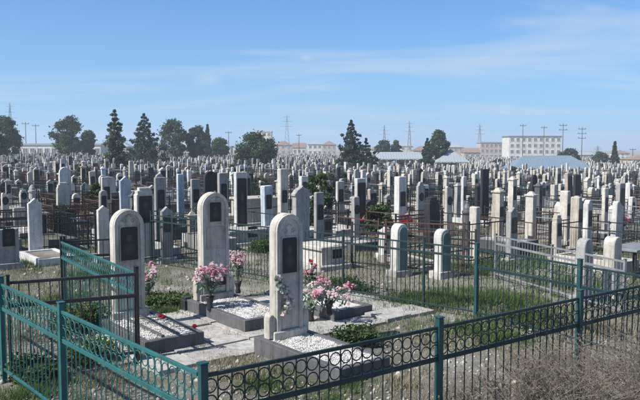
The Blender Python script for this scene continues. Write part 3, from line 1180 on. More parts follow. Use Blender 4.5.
pick(399, 226, 276, 0.44, 'arch', 'white', 'teal', 'short white round-topped stone with dark teal front, below the tall red-flowered headstone', 0.26)
pick(442, 227, 277, 0.44, 'arch', 'white', 'teal', 'short white round-topped stone with dark teal front, beside a slim tall pillar', 0.26)
pick(474, 206, 263, 0.25, 'flat', 'beige', 'none', 'slim bare beige pillar stone at the plot corner post', 0.3)
pick(511, 207, 264, 0.38, 'gable', 'grey', 'rect', 'grey pointed headstone with dark plate beyond the fence side', 0.2, plate_h=0.42, plate_w=0.28)
pick(497, 189, 250, 0.25, 'pillar', 'sand', 'rect', 'sandy square pillar stone with small plate behind the pointed grey one', 0.34, plate_h=0.3, plate_w=0.2)
pick(530, 190, 247, 0.24, 'pillar', 'beige', 'none', 'bare beige square pillar stone between the pointed grey one and the paired pillars', 0.34)
pick(564, 189, 245, 0.22, 'flat', 'beige', 'rect', 'slim beige pillar stone with plate, taller of a close pair', 0.32, plate_h=0.4, plate_w=0.22)
pick(575, 197, 252, 0.25, 'flat', 'sand', 'rect', 'slim sandy pillar stone with plate, shorter of a close pair', 0.32, plate_h=0.4, plate_w=0.22)
pick(583, 239, 303, 0.42, 'arch', 'grey', 'none', 'round-topped grey headstone tight behind the fence side post', 0.24)
pick(611, 234, 299, 0.42, 'arch', 'beige', 'none', 'round-topped weathered beige headstone beside a low iron table', 0.26)
s29 = pick(619, 182, 238, 0.5, 'flat', 'grey', 'full', 'grey headstone with black front and red flowers near a conifer', 0.2)
pick(604, 187, 240, 0.3, 'flat', 'beige', 'rect', 'beige square-topped headstone beside the red-flowered grey one')
pick(484, 168, 224, 0.56, 'flat', 'darkgranite', 'none', 'tall square-topped black granite headstone among beige pillars')
pick(576, 174, 222, 0.58, 'flat', 'darkgranite', 'none', 'broad black granite headstone in front of the blue-roofed pavilion')
pick(533, 174, 222, 0.50, 'arch', 'darkgranite', 'none', 'round-topped black granite headstone in front of the blue-roofed pavilion')
pick(448, 185, 236, 0.40, 'slant', 'beige', 'oval', 'slant-topped beige headstone with an oval portrait behind the dark-fronted stones')
pick(463, 178, 228, 0.24, 'flat', 'white', 'rect', 'white square-topped headstone behind the slim bare beige pillar')
pick(420, 182, 232, 0.46, 'shoulder', 'grey', 'oval', 'shouldered grey headstone with an oval portrait beside the tall red-flowered one')
pick(340, 180, 226, 0.5, 'flat', 'beige', 'rect', 'beige headstone half hidden by the dark shrub behind the plot')
for s_, lb in ((s17, 'red flowers at the foot of a black-fronted white headstone'), (s18, 'red and pink flowers on the ledge of the tall white headstone'), (s29, 'red flowers below a black-fronted grey headstone')):
    q = s_[1] + DF * 0.28
    bouquet((q.x, q.y, q.z + 0.35), lb, ['red', 'red', 'pink'], 26, 0.5, 0.22, False, 0.07, leafmat='leaf_dark')


# low box tomb behind the plot fence
def box_tomb(px, base, label, mat, w=0.95, l=1.7, h=0.62):
    p = W(px, base)
    placed.append((p.x, p.y, 1.5))
    r = thing('box_tomb', label, 'tomb', p, TH)
    link('footing', MB().box((0, 0.7, 0.0), (w + 0.3, l + 0.3, 0.24), bev=0.02).mesh('footing', 'concrete'), r)
    link('chest', MB().box((0, 0.7, 0.12 + h / 2), (w, l, h), bev=0.01).mesh('chest', mat), r)
    link('lid', MB().box((0, 0.7, 0.12 + h + 0.045), (w + 0.12, l + 0.12, 0.09), bev=0.02).mesh('lid', mat), r)
    link('portrait_plate', rect_plate(0.34, 0.34), r, (0.16, 0.7 - l / 2 - 0.002, 0.26))


box_tomb(338, 270, 'low pale box tomb with small dark plate behind the plot fence', 'beige', 0.72, 1.0, 0.38)
box_tomb(264, 225, 'broad sandy limestone box tomb with flat lid behind the tall white headstone', 'sand', 1.5, 1.2, 0.9)
box_tomb(250, 246, 'low pale concrete tomb behind the pink flower spray', 'concrete', 1.3, 1.2, 0.3)
# blue painted stand near the tall white headstone
pb = W(252, 222)
o = link('memorial_cabinet', MB().box((0, 0, 0.35), (0.5, 0.4, 0.8), bev=0.02).box((0, 0, 0.80), (0.6, 0.5, 0.09), top=0.6).box((0, -0.205, 0.38), (0.36, 0.012, 0.5)).mesh('memorial_cabinet', 'blue'), None, pb, TH)
tag(o, 'small bright blue painted cabinet beside the tall white headstone', 'cabinet')


# low iron table beyond the fence side
def iron_table(px, base, label):
    p = W(px, base)
    placed.append((p.x, p.y, 1.3))
    r = thing('iron_table', label, 'table', p, TH)
    link('tabletop', MB().box((0, 0, 0.74), (1.3, 0.75, 0.05), bev=0.008).mesh('tabletop', 'steel'), r)
    for sx in (-1, 1):
        for sy in (-1, 1):
            link('leg', MB().box((0, 0, 0.34), (0.045, 0.045, 0.74)).mesh('leg', 'black'), r, (sx * 0.55, sy * 0.3, 0))


iron_table(634, 278, 'grey metal table standing among graves beyond the fence side')


# ------------------------------------------------------------------ the field of graves
def in_view(x, y, m=0.03):
    return y > 3 and abs(x / y) < 320 / FPX + m


cells = []
FOOT = [(507, 586, 112), (374, 424, 128), (434, 466, 118), (22, 106, 168), (625, 650, 175), (206, 232, 240), (112, 132, 230), (588, 612, 240), (148, 166, 240), (-8, 20, 240)]
ROW, STEP = 3.0, 1.6
for i in range(-120, 300):
    for j in range(-10, 240):
        s = i * STEP + random.uniform(-0.35, 0.35)
        q = -j * ROW + random.uniform(-0.35, 0.35)
        p = DW * s + DF * q + Vector((0, 6, 0))
        x, y = p.x, p.y
        if y < 12.5 or y > 300 or not in_view(x, y, 0.05):
            continue
        if any(a_ - 3 < 320 + FPX * x / y < b0_ + 3 and -(30 if d_ < 130 else 7) < y - d_ * KF < 7 for a_, b0_, d_ in FOOT):
            continue
        if in_yard(x, y) or random.random() < (0.16 if y < 40 else 0.08):
            continue
        if (y < 20 and x < 1.5) or (y < 18.5 and x < 4.5) or in_yard(x + DF.x * 2.6, y + DF.y * 2.6):
            continue
        ok = all((x - a) ** 2 + (y - b_) ** 2 > (r_ ** 2) for a, b_, r_ in placed)
        if ok:
            cells.append((x, y))
cells.sort(key=lambda c: c[1])
SHAPES = ['flat'] * 6 + ['arch'] * 3 + ['gable'] * 2 + ['pillar'] * 5 + ['shoulder', 'slant', 'ogee', 'stepped', 'cornice', 'cornice', 'column', 'twin', 'ogee']
MATS = ['beige'] * 6 + ['sand'] * 3 + ['white'] * 4 + ['grey'] * 6 + ['pinkish', 'darkgranite', 'darkgranite', 'granite', 'bluewhite']
PLATES = ['rect'] * 5 + ['full', 'full', 'full', 'full', 'oval', 'oval', 'text', 'none', 'none']
PL_WORD = dict(rect='with a dark plate', full='with an all-black front', oval='with an oval portrait', text='with carved lines', none='with a bare front')
FIELD_GROUP = 'gravestones in the crowded field beyond the fences'
N_IND = 256


def grave_params():
    sh = random.choice(SHAPES)
    h = random.triangular(0.6, 1.95, 1.3)
    if sh == 'pillar':
        w, t = random.choice([0.19, 0.22, 0.26]), random.choice([0.18, 0.22])
    else:
        w, t = random.choice([0.25, 0.28, 0.32, 0.36, 0.44]), random.choice([0.14, 0.18, 0.22])
        if sh == 'flat':
            h *= 1.08
    if random.random() < 0.12:
        h *= 0.6
    return sh, w, h, t


encl_spots = []
LAND = [((W(301, 256)), 'the onion-topped headstone'), (W(241, 241), 'the tall white black-fronted headstone'), (W(400, 240), 'the red-flowered white headstone'), (W(126, 226), 'the pale blue pointed headstone'),
        (W(66, 216), 'the broad white carved headstone'), (W(484, 224), 'the tall black granite headstone'), (W(576, 222), 'the broad black granite headstone'), (W(619, 238), 'the red-flowered grey headstone'), (W(211, 236), 'the round black granite headstone'),
        (W(340, 226), 'the beige headstone by the shrub'), (W(448, 236), 'the slant-topped beige headstone'), (W(36, 256), 'the long rusty fence'), (W(530, 247), 'the bare beige pillar'), (at_dist(115, 66), 'the narrow cypress'), (at_dist(349, 82), 'the leaning-topped pine'), (at_dist(256, 70), 'the big rounded bush')]


def landmark(x, y):
    return min(LAND, key=lambda l: (l[0].x - x) ** 2 + (l[0].y - y) ** 2)[1]


for n_, (x, y) in enumerate(cells[:N_IND]):
    sh, w, h, t = grave_params()
    mt, pl = random.choice(MATS), random.choice(PLATES)
    if mt == 'darkgranite':
        pl = random.choice(['text', 'none'])
    if sh == 'pillar' and pl == 'full':
        pl = 'rect'
    if sh in ('column', 'twin'):
        pl = 'none'
    if sh == 'column':
        w = t = 0.30
    if sh == 'twin':
        w = 0.62
    size = 'tall' if h > 1.72 else ('low' if h < 1.0 else 'mid-height')
    bed = (random.choice([0.9, 1.1]), random.choice([1.7, 1.9]), random.choice([0.18, 0.28, 0.4])) if random.random() < 0.8 else None
    word = f"{size} {MAT_WORD[mt]} {SHAPE_WORD[sh]}{' stone' if sh in ('pillar', 'column') else ' headstone'} {PL_WORD[pl]}"
    if bed and len(word.split()) < 10:
        word += f", {'high' if bed[2] > 0.3 else 'low'} kerb"
    word += f", near {landmark(x, y)}"
    word = word.replace('limestone ', '') if len(word.split()) > 16 else word
    word = word.replace('mid-height ', '') if len(word.split()) > 16 else word
    word = word.replace(' stone square', ' square').replace(' dark plate', ' plate') if len(word.split()) > 16 else word
    word = word.split(', near')[0] + ', by ' + ' '.join(landmark(x, y).split()[-3:]) if len(word.split()) > 16 else word
    rz = TH + random.gauss(0, 0.035)
    g = gravestone(Vector((x, y, gz(x, y))), w, h, t, sh, mt, pl, bed, word, FIELD_GROUP, rz)
    g.rotation_euler = (random.gauss(0, 0.022), random.gauss(0, 0.022), rz)
    encl_spots.append((x, y, mt))
    if n_ % 17 == 4:
        q = Vector((x, y, gz(x, y))) + DF * (t / 2 + 0.22)
        c_ = random.choice([('red', 'red'), ('pink', 'palepink'), ('red', 'pink'), ('cream', 'pink')])
        bouquet((q.x, q.y, q.z + 0.22), f"{'red' if c_[0] == 'red' else ('cream' if c_[0] == 'cream' else 'pink')} flowers at a {MAT_WORD[mt]} {SHAPE_WORD[sh]} stone near {landmark(x, y)}", list(c_), 16, 0.4, 0.2, False, 0.07, group='flowers on the field graves', stem_n=6)

# the rest of the field, too far to tell one by one
FM = ['beige', 'sand', 'white', 'grey', 'pinkish', 'darkgranite', 'plate', 'granite', 'bluewhite', 'concrete', 'steel', 'rust', 'dkgreen', 'black']
far = MB()
for (x, y) in cells[N_IND:]:
    sh, w, h, t = grave_params()
    mt = random.choice(MATS)
    mi = FM.index(mt)
    far.X = Matrix.Translation((x, y, gz(x, y))) @ Matrix.Rotation(TH + random.gauss(0, 0.06), 4, 'Z')
    if sh == 'pillar':
        far.box((0, 0, h / 2 - 0.04), (w, t, h - 0.08), mi)
        far.box((0, 0, h - 0.03), (w * 1.15, t * 1.15, 0.10), mi, top=0.4)
    elif sh == 'arch':
        far.prism(p_arch(w, h, 5), -t / 2, t / 2, 0, mi)
    elif sh == 'gable' or sh == 'ogee':
        far.prism([(-w / 2, -0.1), (w / 2, -0.1), (w / 2, h - w * 0.4), (0, h), (-w / 2, h - w * 0.4)], -t / 2, t / 2, 0, mi)
    else:
        far.box((0, 0, h / 2 - 0.05), (w, t, h + 0.1), mi)
    if random.random() < 0.7 and mt != 'darkgranite':
        pw, ph = w * 0.75, h * random.uniform(0.3, 0.65)
        far.box((0, -t / 2 - 0.008, h * 0.55), (pw, 0.014, ph), FM.index('plate'))
    if y < 135 and random.random() < 0.8:
        kh = random.choice([0.2, 0.3, 0.5])
        far.box((0, -t / 2 - 1.0, kh / 2 - 0.1), (1.0, 1.8, kh + 0.2), random.choice([FM.index('concrete'), FM.index('white'), FM.index('grey'), FM.index('beige')]))
    if y < 120 and random.random() < 0.25:
        # iron railing round the grave
        fm = FM.index(random.choice(['steel', 'rust', 'dkgreen', 'black']))
        hh = random.uniform(0.8, 1.2)
        cs_ = [(-1.0, 0.5), (1.0, 0.5), (1.0, -2.3), (-1.0, -2.3)]
        for q in range(4):
            (xa, ya), (xb, yb) = cs_[q], cs_[(q + 1) % 4]
            far.tube([(xa, ya, hh), (xb, yb, hh)], 0.025, 4, fm)
            far.tube([(xa, ya, hh * 0.4), (xb, yb, hh * 0.4)], 0.02, 4, fm)
            far.tube([(xa, ya, 0), (xa, ya, hh + 0.1)], 0.03, 4, fm)
            nn = 9
            for k in range(1, nn):
                far.tube([(xa + (xb - xa) * k / nn, ya + (yb - ya) * k / nn, 0.1), (xa + (xb - xa) * k / nn, ya + (yb - ya) * k / nn, hh)], 0.011, 3, fm, False)
far.X = None
o = link('distant_gravestones', far.mesh('distant_gravestones', FM))
o['kind'] = 'stuff'
tag(o, 'mass of small pale headstones filling the cemetery towards the skyline', 'gravestones')

# iron enclosures round single graves in the nearer field
ENC = []
COLS = ['rust', 'rust', 'black', 'dkgreen', 'steel', 'black', 'dkgreen']
CW = dict(rust='rusty brown', black='black', dkgreen='dark green', steel='grey', bluepaint='blue')


def enclosure(x, y, w, l, h, style, mat):
    word = {'spear': 'spear-topped iron railing', 'plain': 'plain iron railing', 'mesh': 'wire mesh railing'}[style]
    size = 'double-width ' if w > 2.6 else ''
    r = thing('grave_railing', f"{size}{CW[mat]} {word} round {'two plots' if w > 2.6 else 'a grave'}, near {landmark(x, y)}", 'railing', (x, y, gz(x, y)), TH, 'iron railings round the field graves')
    cs_ = [(-1.0, 0.55), (w - 1.0, 0.55), (w - 1.0, 0.55 - l), (-1.0, 0.55 - l)]
    k = ('epost', h, mat)
    if k not in _cache:
        _cache[k] = MB().box((0, 0, h / 2 - 0.1), (0.045, 0.045, h + 0.3), bev=0.006).mesh('post', mat)
    pk = MB()
    for q in range(4):
        (xa, ya), (xb, yb) = cs_[q], cs_[(q + 1) % 4]
        link('post', _cache[k], r, (xa, ya, 0))
        L = math.hypot(xb - xa, yb - ya)
        a = atan2(yb - ya, xb - xa)
        for z in (h - 0.04, 0.16):
            kk = ('erail', round(L, 3), mat)
            if kk not in _cache:
                _cache[kk] = MB().box((L / 2, 0, 0), (L - 0.05, 0.022, 0.03)).mesh('rail', mat)
            link('rail', _cache[kk], r, (xa, ya, z), a)
        n = int(L / (0.13 if style != 'mesh' else 0.09))
        for i in range(1, n):
            px_, py_ = xa + (xb - xa) * i / n, ya + (yb - ya) * i / n
            zt = h + (0.07 if style == 'spear' else -0.04)
            pk.tube([(px_, py_, 0.1), (px_, py_, zt)], [0.0075, 0.0075 if style != 'spear' else 0.002], 3, 0, False)
        if style == 'mesh':
            for z in np.arange(0.25, h - 0.08, 0.1):
                pk.tube([(xa, ya, z), (xb, yb, z)], 0.005, 3, 0, False)
    o_ = link('pickets', pk.mesh('pickets', mat), r)
    o_['kind'] = 'stuff'


used = []
for (x, y, mt) in encl_spots[::1]:
    if len(used)     >= 130:
        break
    if y > 62 or random.random() < 0.12:
        continue
    if any((x - a) ** 2 + (y - b_) ** 2 < 7.0 for a, b_ in used) or in_yard(x + DF.x * 2.2, y + DF.y * 2.2) or y < 19 or in_yard(x + DF.x * 3 + DW.x * 2, y + DF.y * 3 + DW.y * 2):
        continue
    used.append((x, y))
    enclosure(x, y, random.choice([2.0, 2.0, 3.4]), random.choice([2.7, 2.9]), random.choice([0.85, 1.0, 1.15]), random.choice(['spear', 'plain', 'plain', 'mesh']), random.choice(COLS))


# ------------------------------------------------------------------ trees and shrubs
def foliage(centers, sig, n_per, size, mats, weights=None, flat=0.8):
    P = []
    for c_, s in zip(centers, sig):
        P.append(np.array(c_)[None] + rng.normal(size=(n_per, 3)) * s * np.array([1, 1, flat]) * 0.62)
    P = np.concatenate(P)
    n = len(P)
    d = rand_dirs(n)
    e = np.cross(d, rand_dirs(n))
    e /= np.linalg.norm(e, axis=1)[:, None] + 1e-9
    s = size * rng.uniform(0.55, 1.25, n)[:, None]
    mi = rng.choice(len(mats), n, p=weights)
    return quads_mesh('crown', P, d * s, e * s * 0.55, mats, mi)


def tree(px, d, top_px, width_px, kind, label, base_px=None, group=None, leaf=None, shape='round'):
    p = at_dist(px, d)
    H = ztop(p, top_px) - p.z
    d = d * KF
    Wd = width_px / FPX * d
    r = thing('conifer' if kind == 'conifer' else ('shrub' if kind == 'shrub' else 'tree'), label, 'tree' if kind != 'shrub' else 'shrub', p, 0, group)
    cs_, sg = [], []
    if kind == 'conifer':
        nl = max(10, int(H / 0.5))
        for i in range(nl):
            tt = i / (nl - 1)
            z = H * (0.10 + 0.89 * tt)
            rad = Wd / 2 * ((1 - tt) ** (0.85 if Wd > 5.0 else 0.6)) * random.uniform(0.40, 1.2) + 0.03
            nb = max(2, int(7 * (1 - tt)) + 2)
            a0_ = random.uniform(0, 6)
            for k in range(nb):
                a = a0_ + 2 * pi * k / nb + random.uniform(-0.35, 0.35)
                for q in (0.45, 0.85):
                    rr = rad * q * random.uniform(0.75, 1.1)
                    cs_.append((rr * cos(a), rr * sin(a), z - rr * 0.12 + random.uniform(-0.15, 0.15)))
                    sg.append(H * 0.05 * (1.1 - tt * 0.85))
        trunk_top = H * 0.95
    else:
        nb = 58 if kind != 'shrub' else (30 if Wd < 4 else 90)
        low = 0.22 if kind != 'shrub' else 0.10
        for i in range(nb):
            a = random.uniform(0, 2 * pi)
            tt = random.random()
            z = H * (low + (0.95 - low) * tt)
            prof = sin(pi * min(0.97, 0.16 + 0.80 * tt)) ** 0.6 if shape == 'round' else (1 - 0.75 * tt)
            rr = Wd / 2 * prof * random.uniform(0.25, 1.0) ** 0.5 * 0.92
            cs_.append((rr * cos(a), rr * sin(a), z))
            sg.append(min(H, Wd) * random.uniform(0.07, 0.13))
        trunk_top = H * 0.7
    tb = MB()
    tr_ = max(0.07, H * 0.022)
    tb.tube([(0, 0, -0.2), (0.05 * random.uniform(-1, 1), 0.03, trunk_top * 0.35), (0.1 * random.uniform(-1, 1), 0.1 * random.uniform(-1, 1), trunk_top * 0.7), (0, 0, trunk_top)], [tr_ * 1.3, tr_, tr_ * 0.7, tr_ * 0.15], 7)
    for c_ in cs_[::4 if kind == 'conifer' else 2]:
        z0 = min(c_[2] * 0.6, trunk_top * 0.8) if kind != 'conifer' else c_[2]
        tb.tube([(0, 0, z0), (c_[0] * 0.5, c_[1] * 0.5, (z0 + c_[2]) / 2 + 0.1), c_], [tr_ * 0.35, tr_ * 0.2, tr_ * 0.07], 4)
    link('trunk', tb.mesh('trunk', 'bark'), r)
    lm = leaf or (['leaf_pine', 'leaf_dark'] if kind == 'conifer' else ['leaf_dark', 'leaf_mid'])
    size = max(0.045, d / FPX * 0.85) if kind != 'conifer' else max(0.05, d / FPX * 0.8)
    npc = int((10000 if kind != 'shrub' else (5200 if Wd < 4 else 12000)) / len(cs_))
    link('crown', foliage(cs_, sg, npc, size, lm), r)
    return r


tree(8, 108, 117, 28, 'tree', 'dark bushy tree beside a distant pylon at the cemetery edge')
tree(-6, 95, 124, 26, 'tree', 'dense low tree at the very edge of the cemetery next to the bushy one')
tree(69, 125, 117, 33, 'tree', 'wide round dark tree standing above the long white building', leaf=['leaf_dark', 'leaf_dark', 'leaf_mid'])
tree(89, 130, 130, 14, 'tree', 'small round tree tucked against the wide round one')
tree(116, 66, 110, 34, 'conifer', 'tall narrow cypress standing alone among the headstones', leaf=['leaf_pine', 'leaf_grey'])
tree(145, 92, 114, 54, 'conifer', 'broad dark spruce beside the narrow cypress')
tree(174, 118, 120, 30, 'tree', 'grey-green loose-crowned tree beyond the spruce', leaf=['leaf_grey', 'leaf_dark', 'leaf_grey'])
tree(197, 120, 126, 20, 'tree', 'smaller grey-green tree joined to the loose-crowned one', leaf=['leaf_grey', 'leaf_dark'])
tree(208, 135, 125, 6, 'conifer', 'thin dark poplar-like conifer rising over the grey-green trees')
tree(220, 140, 138, 16, 'tree', 'low tree filling the gap beside the thin conifer')
tree(256, 96, 134, 44, 'shrub', 'big rounded green bush spreading over the headstones', leaf=['leaf_dark', 'leaf_mid', 'leaf_dark'])
tree(351, 82, 121, 56, 'conifer', 'dark leaning-topped pine in the middle of the cemetery')
tree(366, 88, 139, 34, 'conifer', 'short dark conifer pressed against the leaning-topped pine')
tree(439, 118, 130, 20, 'tree', 'leafy green tree behind the small pyramid-roofed pavilion', leaf=['leaf_mid', 'leaf_dark'])
tree(427, 112, 139, 15, 'conifer', 'small dark conifer standing in front of the leafy green tree')
tree(383, 170, 140, 14, 'tree', 'small dark tree behind the long grey pavilion roof')
tree(396, 172, 141, 10, 'tree', 'tiny round tree behind the long grey pavilion roof')
tree(614, 140, 142, 8, 'conifer', 'slim dark conifer near the brown-roofed building')
tree(569, 165, 149, 18, 'tree', 'low tree behind the blue-roofed pavilion end', leaf=['leaf_grey', 'leaf_dark'])
tree(600, 165, 153, 14, 'tree', 'low grey tree between the poles and the slim conifer', leaf=['leaf_grey', 'leaf_dark'])
tree(498, 140, 160, 10, 'tree', 'little green tree beside the blue-roofed pavilion', leaf=['leaf_mid', 'leaf_dark'])
tree(318, 20, 172, 36, 'shrub', 'dark spiky-leaved shrub behind the wreathed gravestone', leaf=['leaf_dark', 'leaf_mid'])

# a few shrubs among the field graves
for i in range(46):
    px, d = random.uniform(5, 635), random.uniform(18, 80)
    p = at_dist(px, d)
    if in_yard(p.x, p.y):
        continue
    tree(px, d, (HORIZON + (CAM_H - p.z - random.uniform(0.6, 1.5)) * FPX / (d * KF)), random.uniform(0.7, 1.4) * FPX / (d * KF), 'shrub', random.choice(['small', 'low', 'straggly']) + ' shrub growing between graves, near ' + landmark(p.x, p.y), group='low shrubs between the field graves',
         leaf=random.choice([['leaf_mid', 'leaf_dark'], ['leaf_grey', 'leaf_dark'], ['dryleaf', 'leaf_grey']]))

# green clumps near the plot
def clump(pos, w, h, label, mats, n=3200, size=0.022, group=None):
    r = thing('leafy_plant', label, 'plant', pos, 0, group)
    cs_ = [(random.gauss(0, w * 0.28), random.gauss(0, w * 0.28), h * random.uniform(0.2, 0.85)) for _ in range(22)]
    st = MB()
    for c_ in cs_:
        st.tube([(c_[0] * 0.2, c_[1] * 0.2, -0.02), c_], 0.006, 4)
    link('stems', st.mesh('stems', 'leaf_dark'), r)
    link('foliage', foliage(cs_, [w * 0.16] * len(cs_), n // len(cs_), size, mats), r)


clump(W(78, 334), 0.75, 0.5, 'dense bright green bush behind the bright teal fence', ['leaf_mid', 'grass', 'leaf_dark'])
clump(W(158, 306), 0.42, 0.2, 'low green clump at the flower vase by the striped grave', ['grass', 'leaf_mid'])
clump(W(176, 305), 0.45, 0.2, 'low green clump beside the black granite vase block', ['grass', 'leaf_mid'])
clump(W(95, 358), 0.6, 0.3, 'yellow-flowered green weeds behind the bright teal fence', ['grass', 'leaf_mid', 'leaf_mid', 'grass', 'grass', 'leaf_dark', 'grass', 'yellow'])
clump(W(40, 380), 0.7, 0.3, 'low green weeds at the foot of the teal fence', ['grass', 'leaf_mid', 'leaf_dark'])
clump(W(352, 345), 0.6, 0.25, 'green weeds in the path beside the wreathed grave bed', ['grass', 'leaf_dark'])
clump(W(262, 252), 0.7, 0.35, 'green clump behind the pale concrete tomb', ['grass', 'leaf_mid'])
clump(W(345, 292), 0.8, 0.25, 'trailing green plant beside the low granite bed', ['leaf_mid', 'grass'])


# ------------------------------------------------------------------ dry twiggy bushes and grass
def dry_bush(pos, w, h, label, n=150):
    r = thing('dry_bush', label, 'bush', pos, random.uniform(0, 6))
    b = MB()
    LP = []
    for i in range(n):
        a = random.uniform(0, 2 * pi)
        rr = w / 2 * sqrt(random.random())
        hh = h * random.uniform(0.45, 1.0) * (1 - 0.35 * (rr / (w / 2)) ** 2)
        tip = Vector((rr * cos(a), rr * sin(a), hh))
        mid = Vector((tip.x * 0.35 + random.gauss(0, 0.04), tip.y * 0.35 + random.gauss(0, 0.04), hh * 0.55))
        b.tube([(tip.x * 0.12, tip.y * 0.12, -0.03), mid, tip], [0.005, 0.0035, 0.0012], 3, 0, False)
        for k in range(7):
            f = random.uniform(0.35, 0.95)
            s0 = mid.lerp(tip, f)
            e_ = s0 + Vector((random.gauss(0, 0.11), random.gauss(0, 0.11), random.uniform(0.02, 0.17)))
            b.tube([s0, (s0 + e_) / 2 + Vector((random.gauss(0, 0.012), random.gauss(0, 0.012), 0)), e_], [0.0024, 0.0018, 0.0009], 3, 0, False)
            for q in range(4):
                LP.append(s0.lerp(e_, random.uniform(0.3, 1.0)))
    link('stems', b.mesh('stems', 'twig'), r)
    P = np.array(LP) + rng.normal(0, 0.012, (len(LP), 3))
    d = rand_dirs(len(P))
    e_ = np.cross(d, rand_dirs(len(P)))
    sz = rng.uniform(0.004, 0.011, len(P))[:, None]
    link('dry_leaves', quads_mesh('dry_leaves', P, d * sz, e_ * sz * 0.5, ['dryleaf', 'twig', 'palegreen'], rng.choice(3, len(P), p=[0.5, 0.35, 0.15])), r)


def gp(x, y):
    return Vector((x, y, gz(x, y)))


dry_bush(W(575, 430, 0.0), 1.8, 1.12, 'large dry brown bush tangled against the dark green fence post', 210)
dry_bush(W(510, 440, 0.0), 1.5, 0.95, 'dry grey-brown bush beside the large one at the dark green fence', 150)
dry_bush(W(440, 450, 0.0), 1.0, 0.6, 'low dry weed bush at the dark green fence, smallest of the row', 110)
dry_bush(W(640, 415, 0.0), 1.5, 1.1, 'dry brown bush furthest along the dark green fence from the corner', 140)
dry_bush(W(545, 385, 0.0), 1.3, 0.6, 'dry weeds inside the plot behind the dark green fence', 110)


def grass_field():
    T = {'grass': [], 'drygrass': []}

    def add(x, y, kind, h, n, spread):
        T[kind].append((x, y, h, n, spread))
    # patches in the plot, located in the photograph
    for (px, py, rad, n, kd, h) in ((225, 360, 0.55, 170, 'drygrass', 0.14), (240, 375, 0.6, 150, 'drygrass', 0.16), (262, 385, 0.5, 120, 'grass', 0.14), (205, 350, 0.4, 70, 'grass', 0.10),
                                    (365, 338, 0.4, 120, 'grass', 0.13), (392, 305, 0.8, 240, 'grass', 0.16), (415, 300, 0.9, 260, 'grass', 0.18), (445, 300, 1.0, 240, 'grass', 0.2), (380, 318, 0.6, 90, 'drygrass', 0.12),
                                    (470, 330, 1.0, 150, 'grass', 0.16), (440, 345, 0.8, 120, 'drygrass', 0.16), (500, 340, 0.9, 150, 'grass', 0.2), (530, 320, 1.2, 240, 'grass', 0.22), (600, 330, 1.0, 200, 'drygrass', 0.22),
                                    (170, 312, 0.5, 130, 'grass', 0.14), (155, 300, 0.6, 130, 'grass', 0.14), (30, 395, 0.9, 200, 'grass', 0.18), (100, 380, 0.9, 180, 'drygrass', 0.16), (60, 300, 0.9, 150, 'grass', 0.16), (20, 340, 1.0, 160, 'drygrass', 0.15), (300, 262, 1.0, 120, 'grass', 0.2),
                                    (350, 385, 0.5, 70, 'grass', 0.12), (410, 385, 0.8, 120, 'drygrass', 0.15), (330, 398, 0.6, 70, 'grass', 0.12), (500, 268, 1.3, 420, 'grass', 0.22), (540, 262, 1.5, 520, 'grass', 0.22), (570, 285, 1.2, 420, 'grass', 0.2), (500, 300, 1.2, 420, 'grass', 0.2), (420, 262, 1.2, 300, 'grass', 0.2), (100, 275, 1.2, 320, 'grass', 0.18), (45, 262, 1.2, 300, 'grass', 0.18), (590, 262, 1.2, 200, 'drygrass', 0.25), (370, 255, 1.2, 180, 'drygrass', 0.2)):
        c_ = W(px, py)
        for _ in range(n):
            a, rr = random.uniform(0, 2 * pi), rad * abs(random.gauss(0, 0.55))
            add(c_.x + rr * cos(a), c_.y + rr * sin(a), kd, h * (random.uniform(0.5, 1.05) if kd == 'grass' else random.uniform(0.35, 0.85)), 9, 0.06)
    # everywhere between the graves
    for _ in range(15000):
        y = 11 + 50 * random.random() ** 1.3
        x = random.uniform(-0.5, 0.5) * y
        if in_yard(x, y) and random.random() < 0.35:
            continue
        m_ = sin(x * 0.8 + 1) * cos(y * 0.6) + random.gauss(0, 0.4)
        add(x, y, 'grass' if m_ > -0.15 else 'drygrass', random.uniform(0.05, 0.17), 7, 0.10)
    for kd, lst in T.items():
        A = []
        for (x, y, h, n, sp) in lst:
            z = gz(x, y) - 0.01
            for _ in range(n):
                bx, by = x + random.gauss(0, sp), y + random.gauss(0, sp)
                a = random.uniform(0, 2 * pi)
                wd = 0.0035 + 0.0006 * y * 0.5
                ln = random.uniform(0.1, 0.7) * h
                hh = h * random.uniform(0.6, 1.1)
                A.append((bx - wd * sin(a), by + wd * cos(a), z, bx + wd * sin(a), by - wd * cos(a), z, bx + ln * cos(a), by + ln * sin(a), z + hh))
        co = np.array(A).reshape(-1, 3)
        o_ = link('green_grass' if kd == 'grass' else 'dry_grass', raw_mesh(kd, co, np.arange(len(co)).reshape(-1, 3), [kd]))
        o_['kind'] = 'stuff'
        tag(o_, 'short green grass and weeds growing between the graves' if kd == 'grass' else 'dry yellow grass scattered between the graves', 'grass')


grass_field()


def rubble():
    n = 9500
    P, S = [], []
    while len(P) < n:
        y = 8 + 32 * random.random() ** 1.5
        x = random.uniform(-0.5, 0.5) * y
        P.append((x, y, gz(x, y)))
        S.append(random.uniform(0.008, 0.03) if random.random() < 0.93 else random.uniform(0.03, 0.08))
    P = np.array(P)
    base = np.array([(1, 0, 0), (0, 1, 0), (-1, 0, 0), (0, -1, 0), (0.1, 0.1, 0.75), (0, 0, -0.5)])
    k = base[None] * rng.uniform(0.55, 1.3, (n, 6, 3)) * np.array(S)[:, None, None]
    co = (P[:, None] + k).reshape(-1, 3)
    tri = np.array([(0, 1, 4), (1, 2, 4), (2, 3, 4), (3, 0, 4), (1, 0, 5), (2, 1, 5), (3, 2, 5), (0, 3, 5)])
    F = (np.arange(n)[:, None, None] * 6 + tri[None]).reshape(-1, 3)
    o_ = link('rubble', raw_mesh('rubble', co, F, ['concrete', 'sand', 'grey'], rng.choice(3, len(F) // 8).repeat(8)))
    o_['kind'] = 'stuff'
    tag(o_, 'small stones and rubble scattered over the dry ground', 'rubble')


rubble()


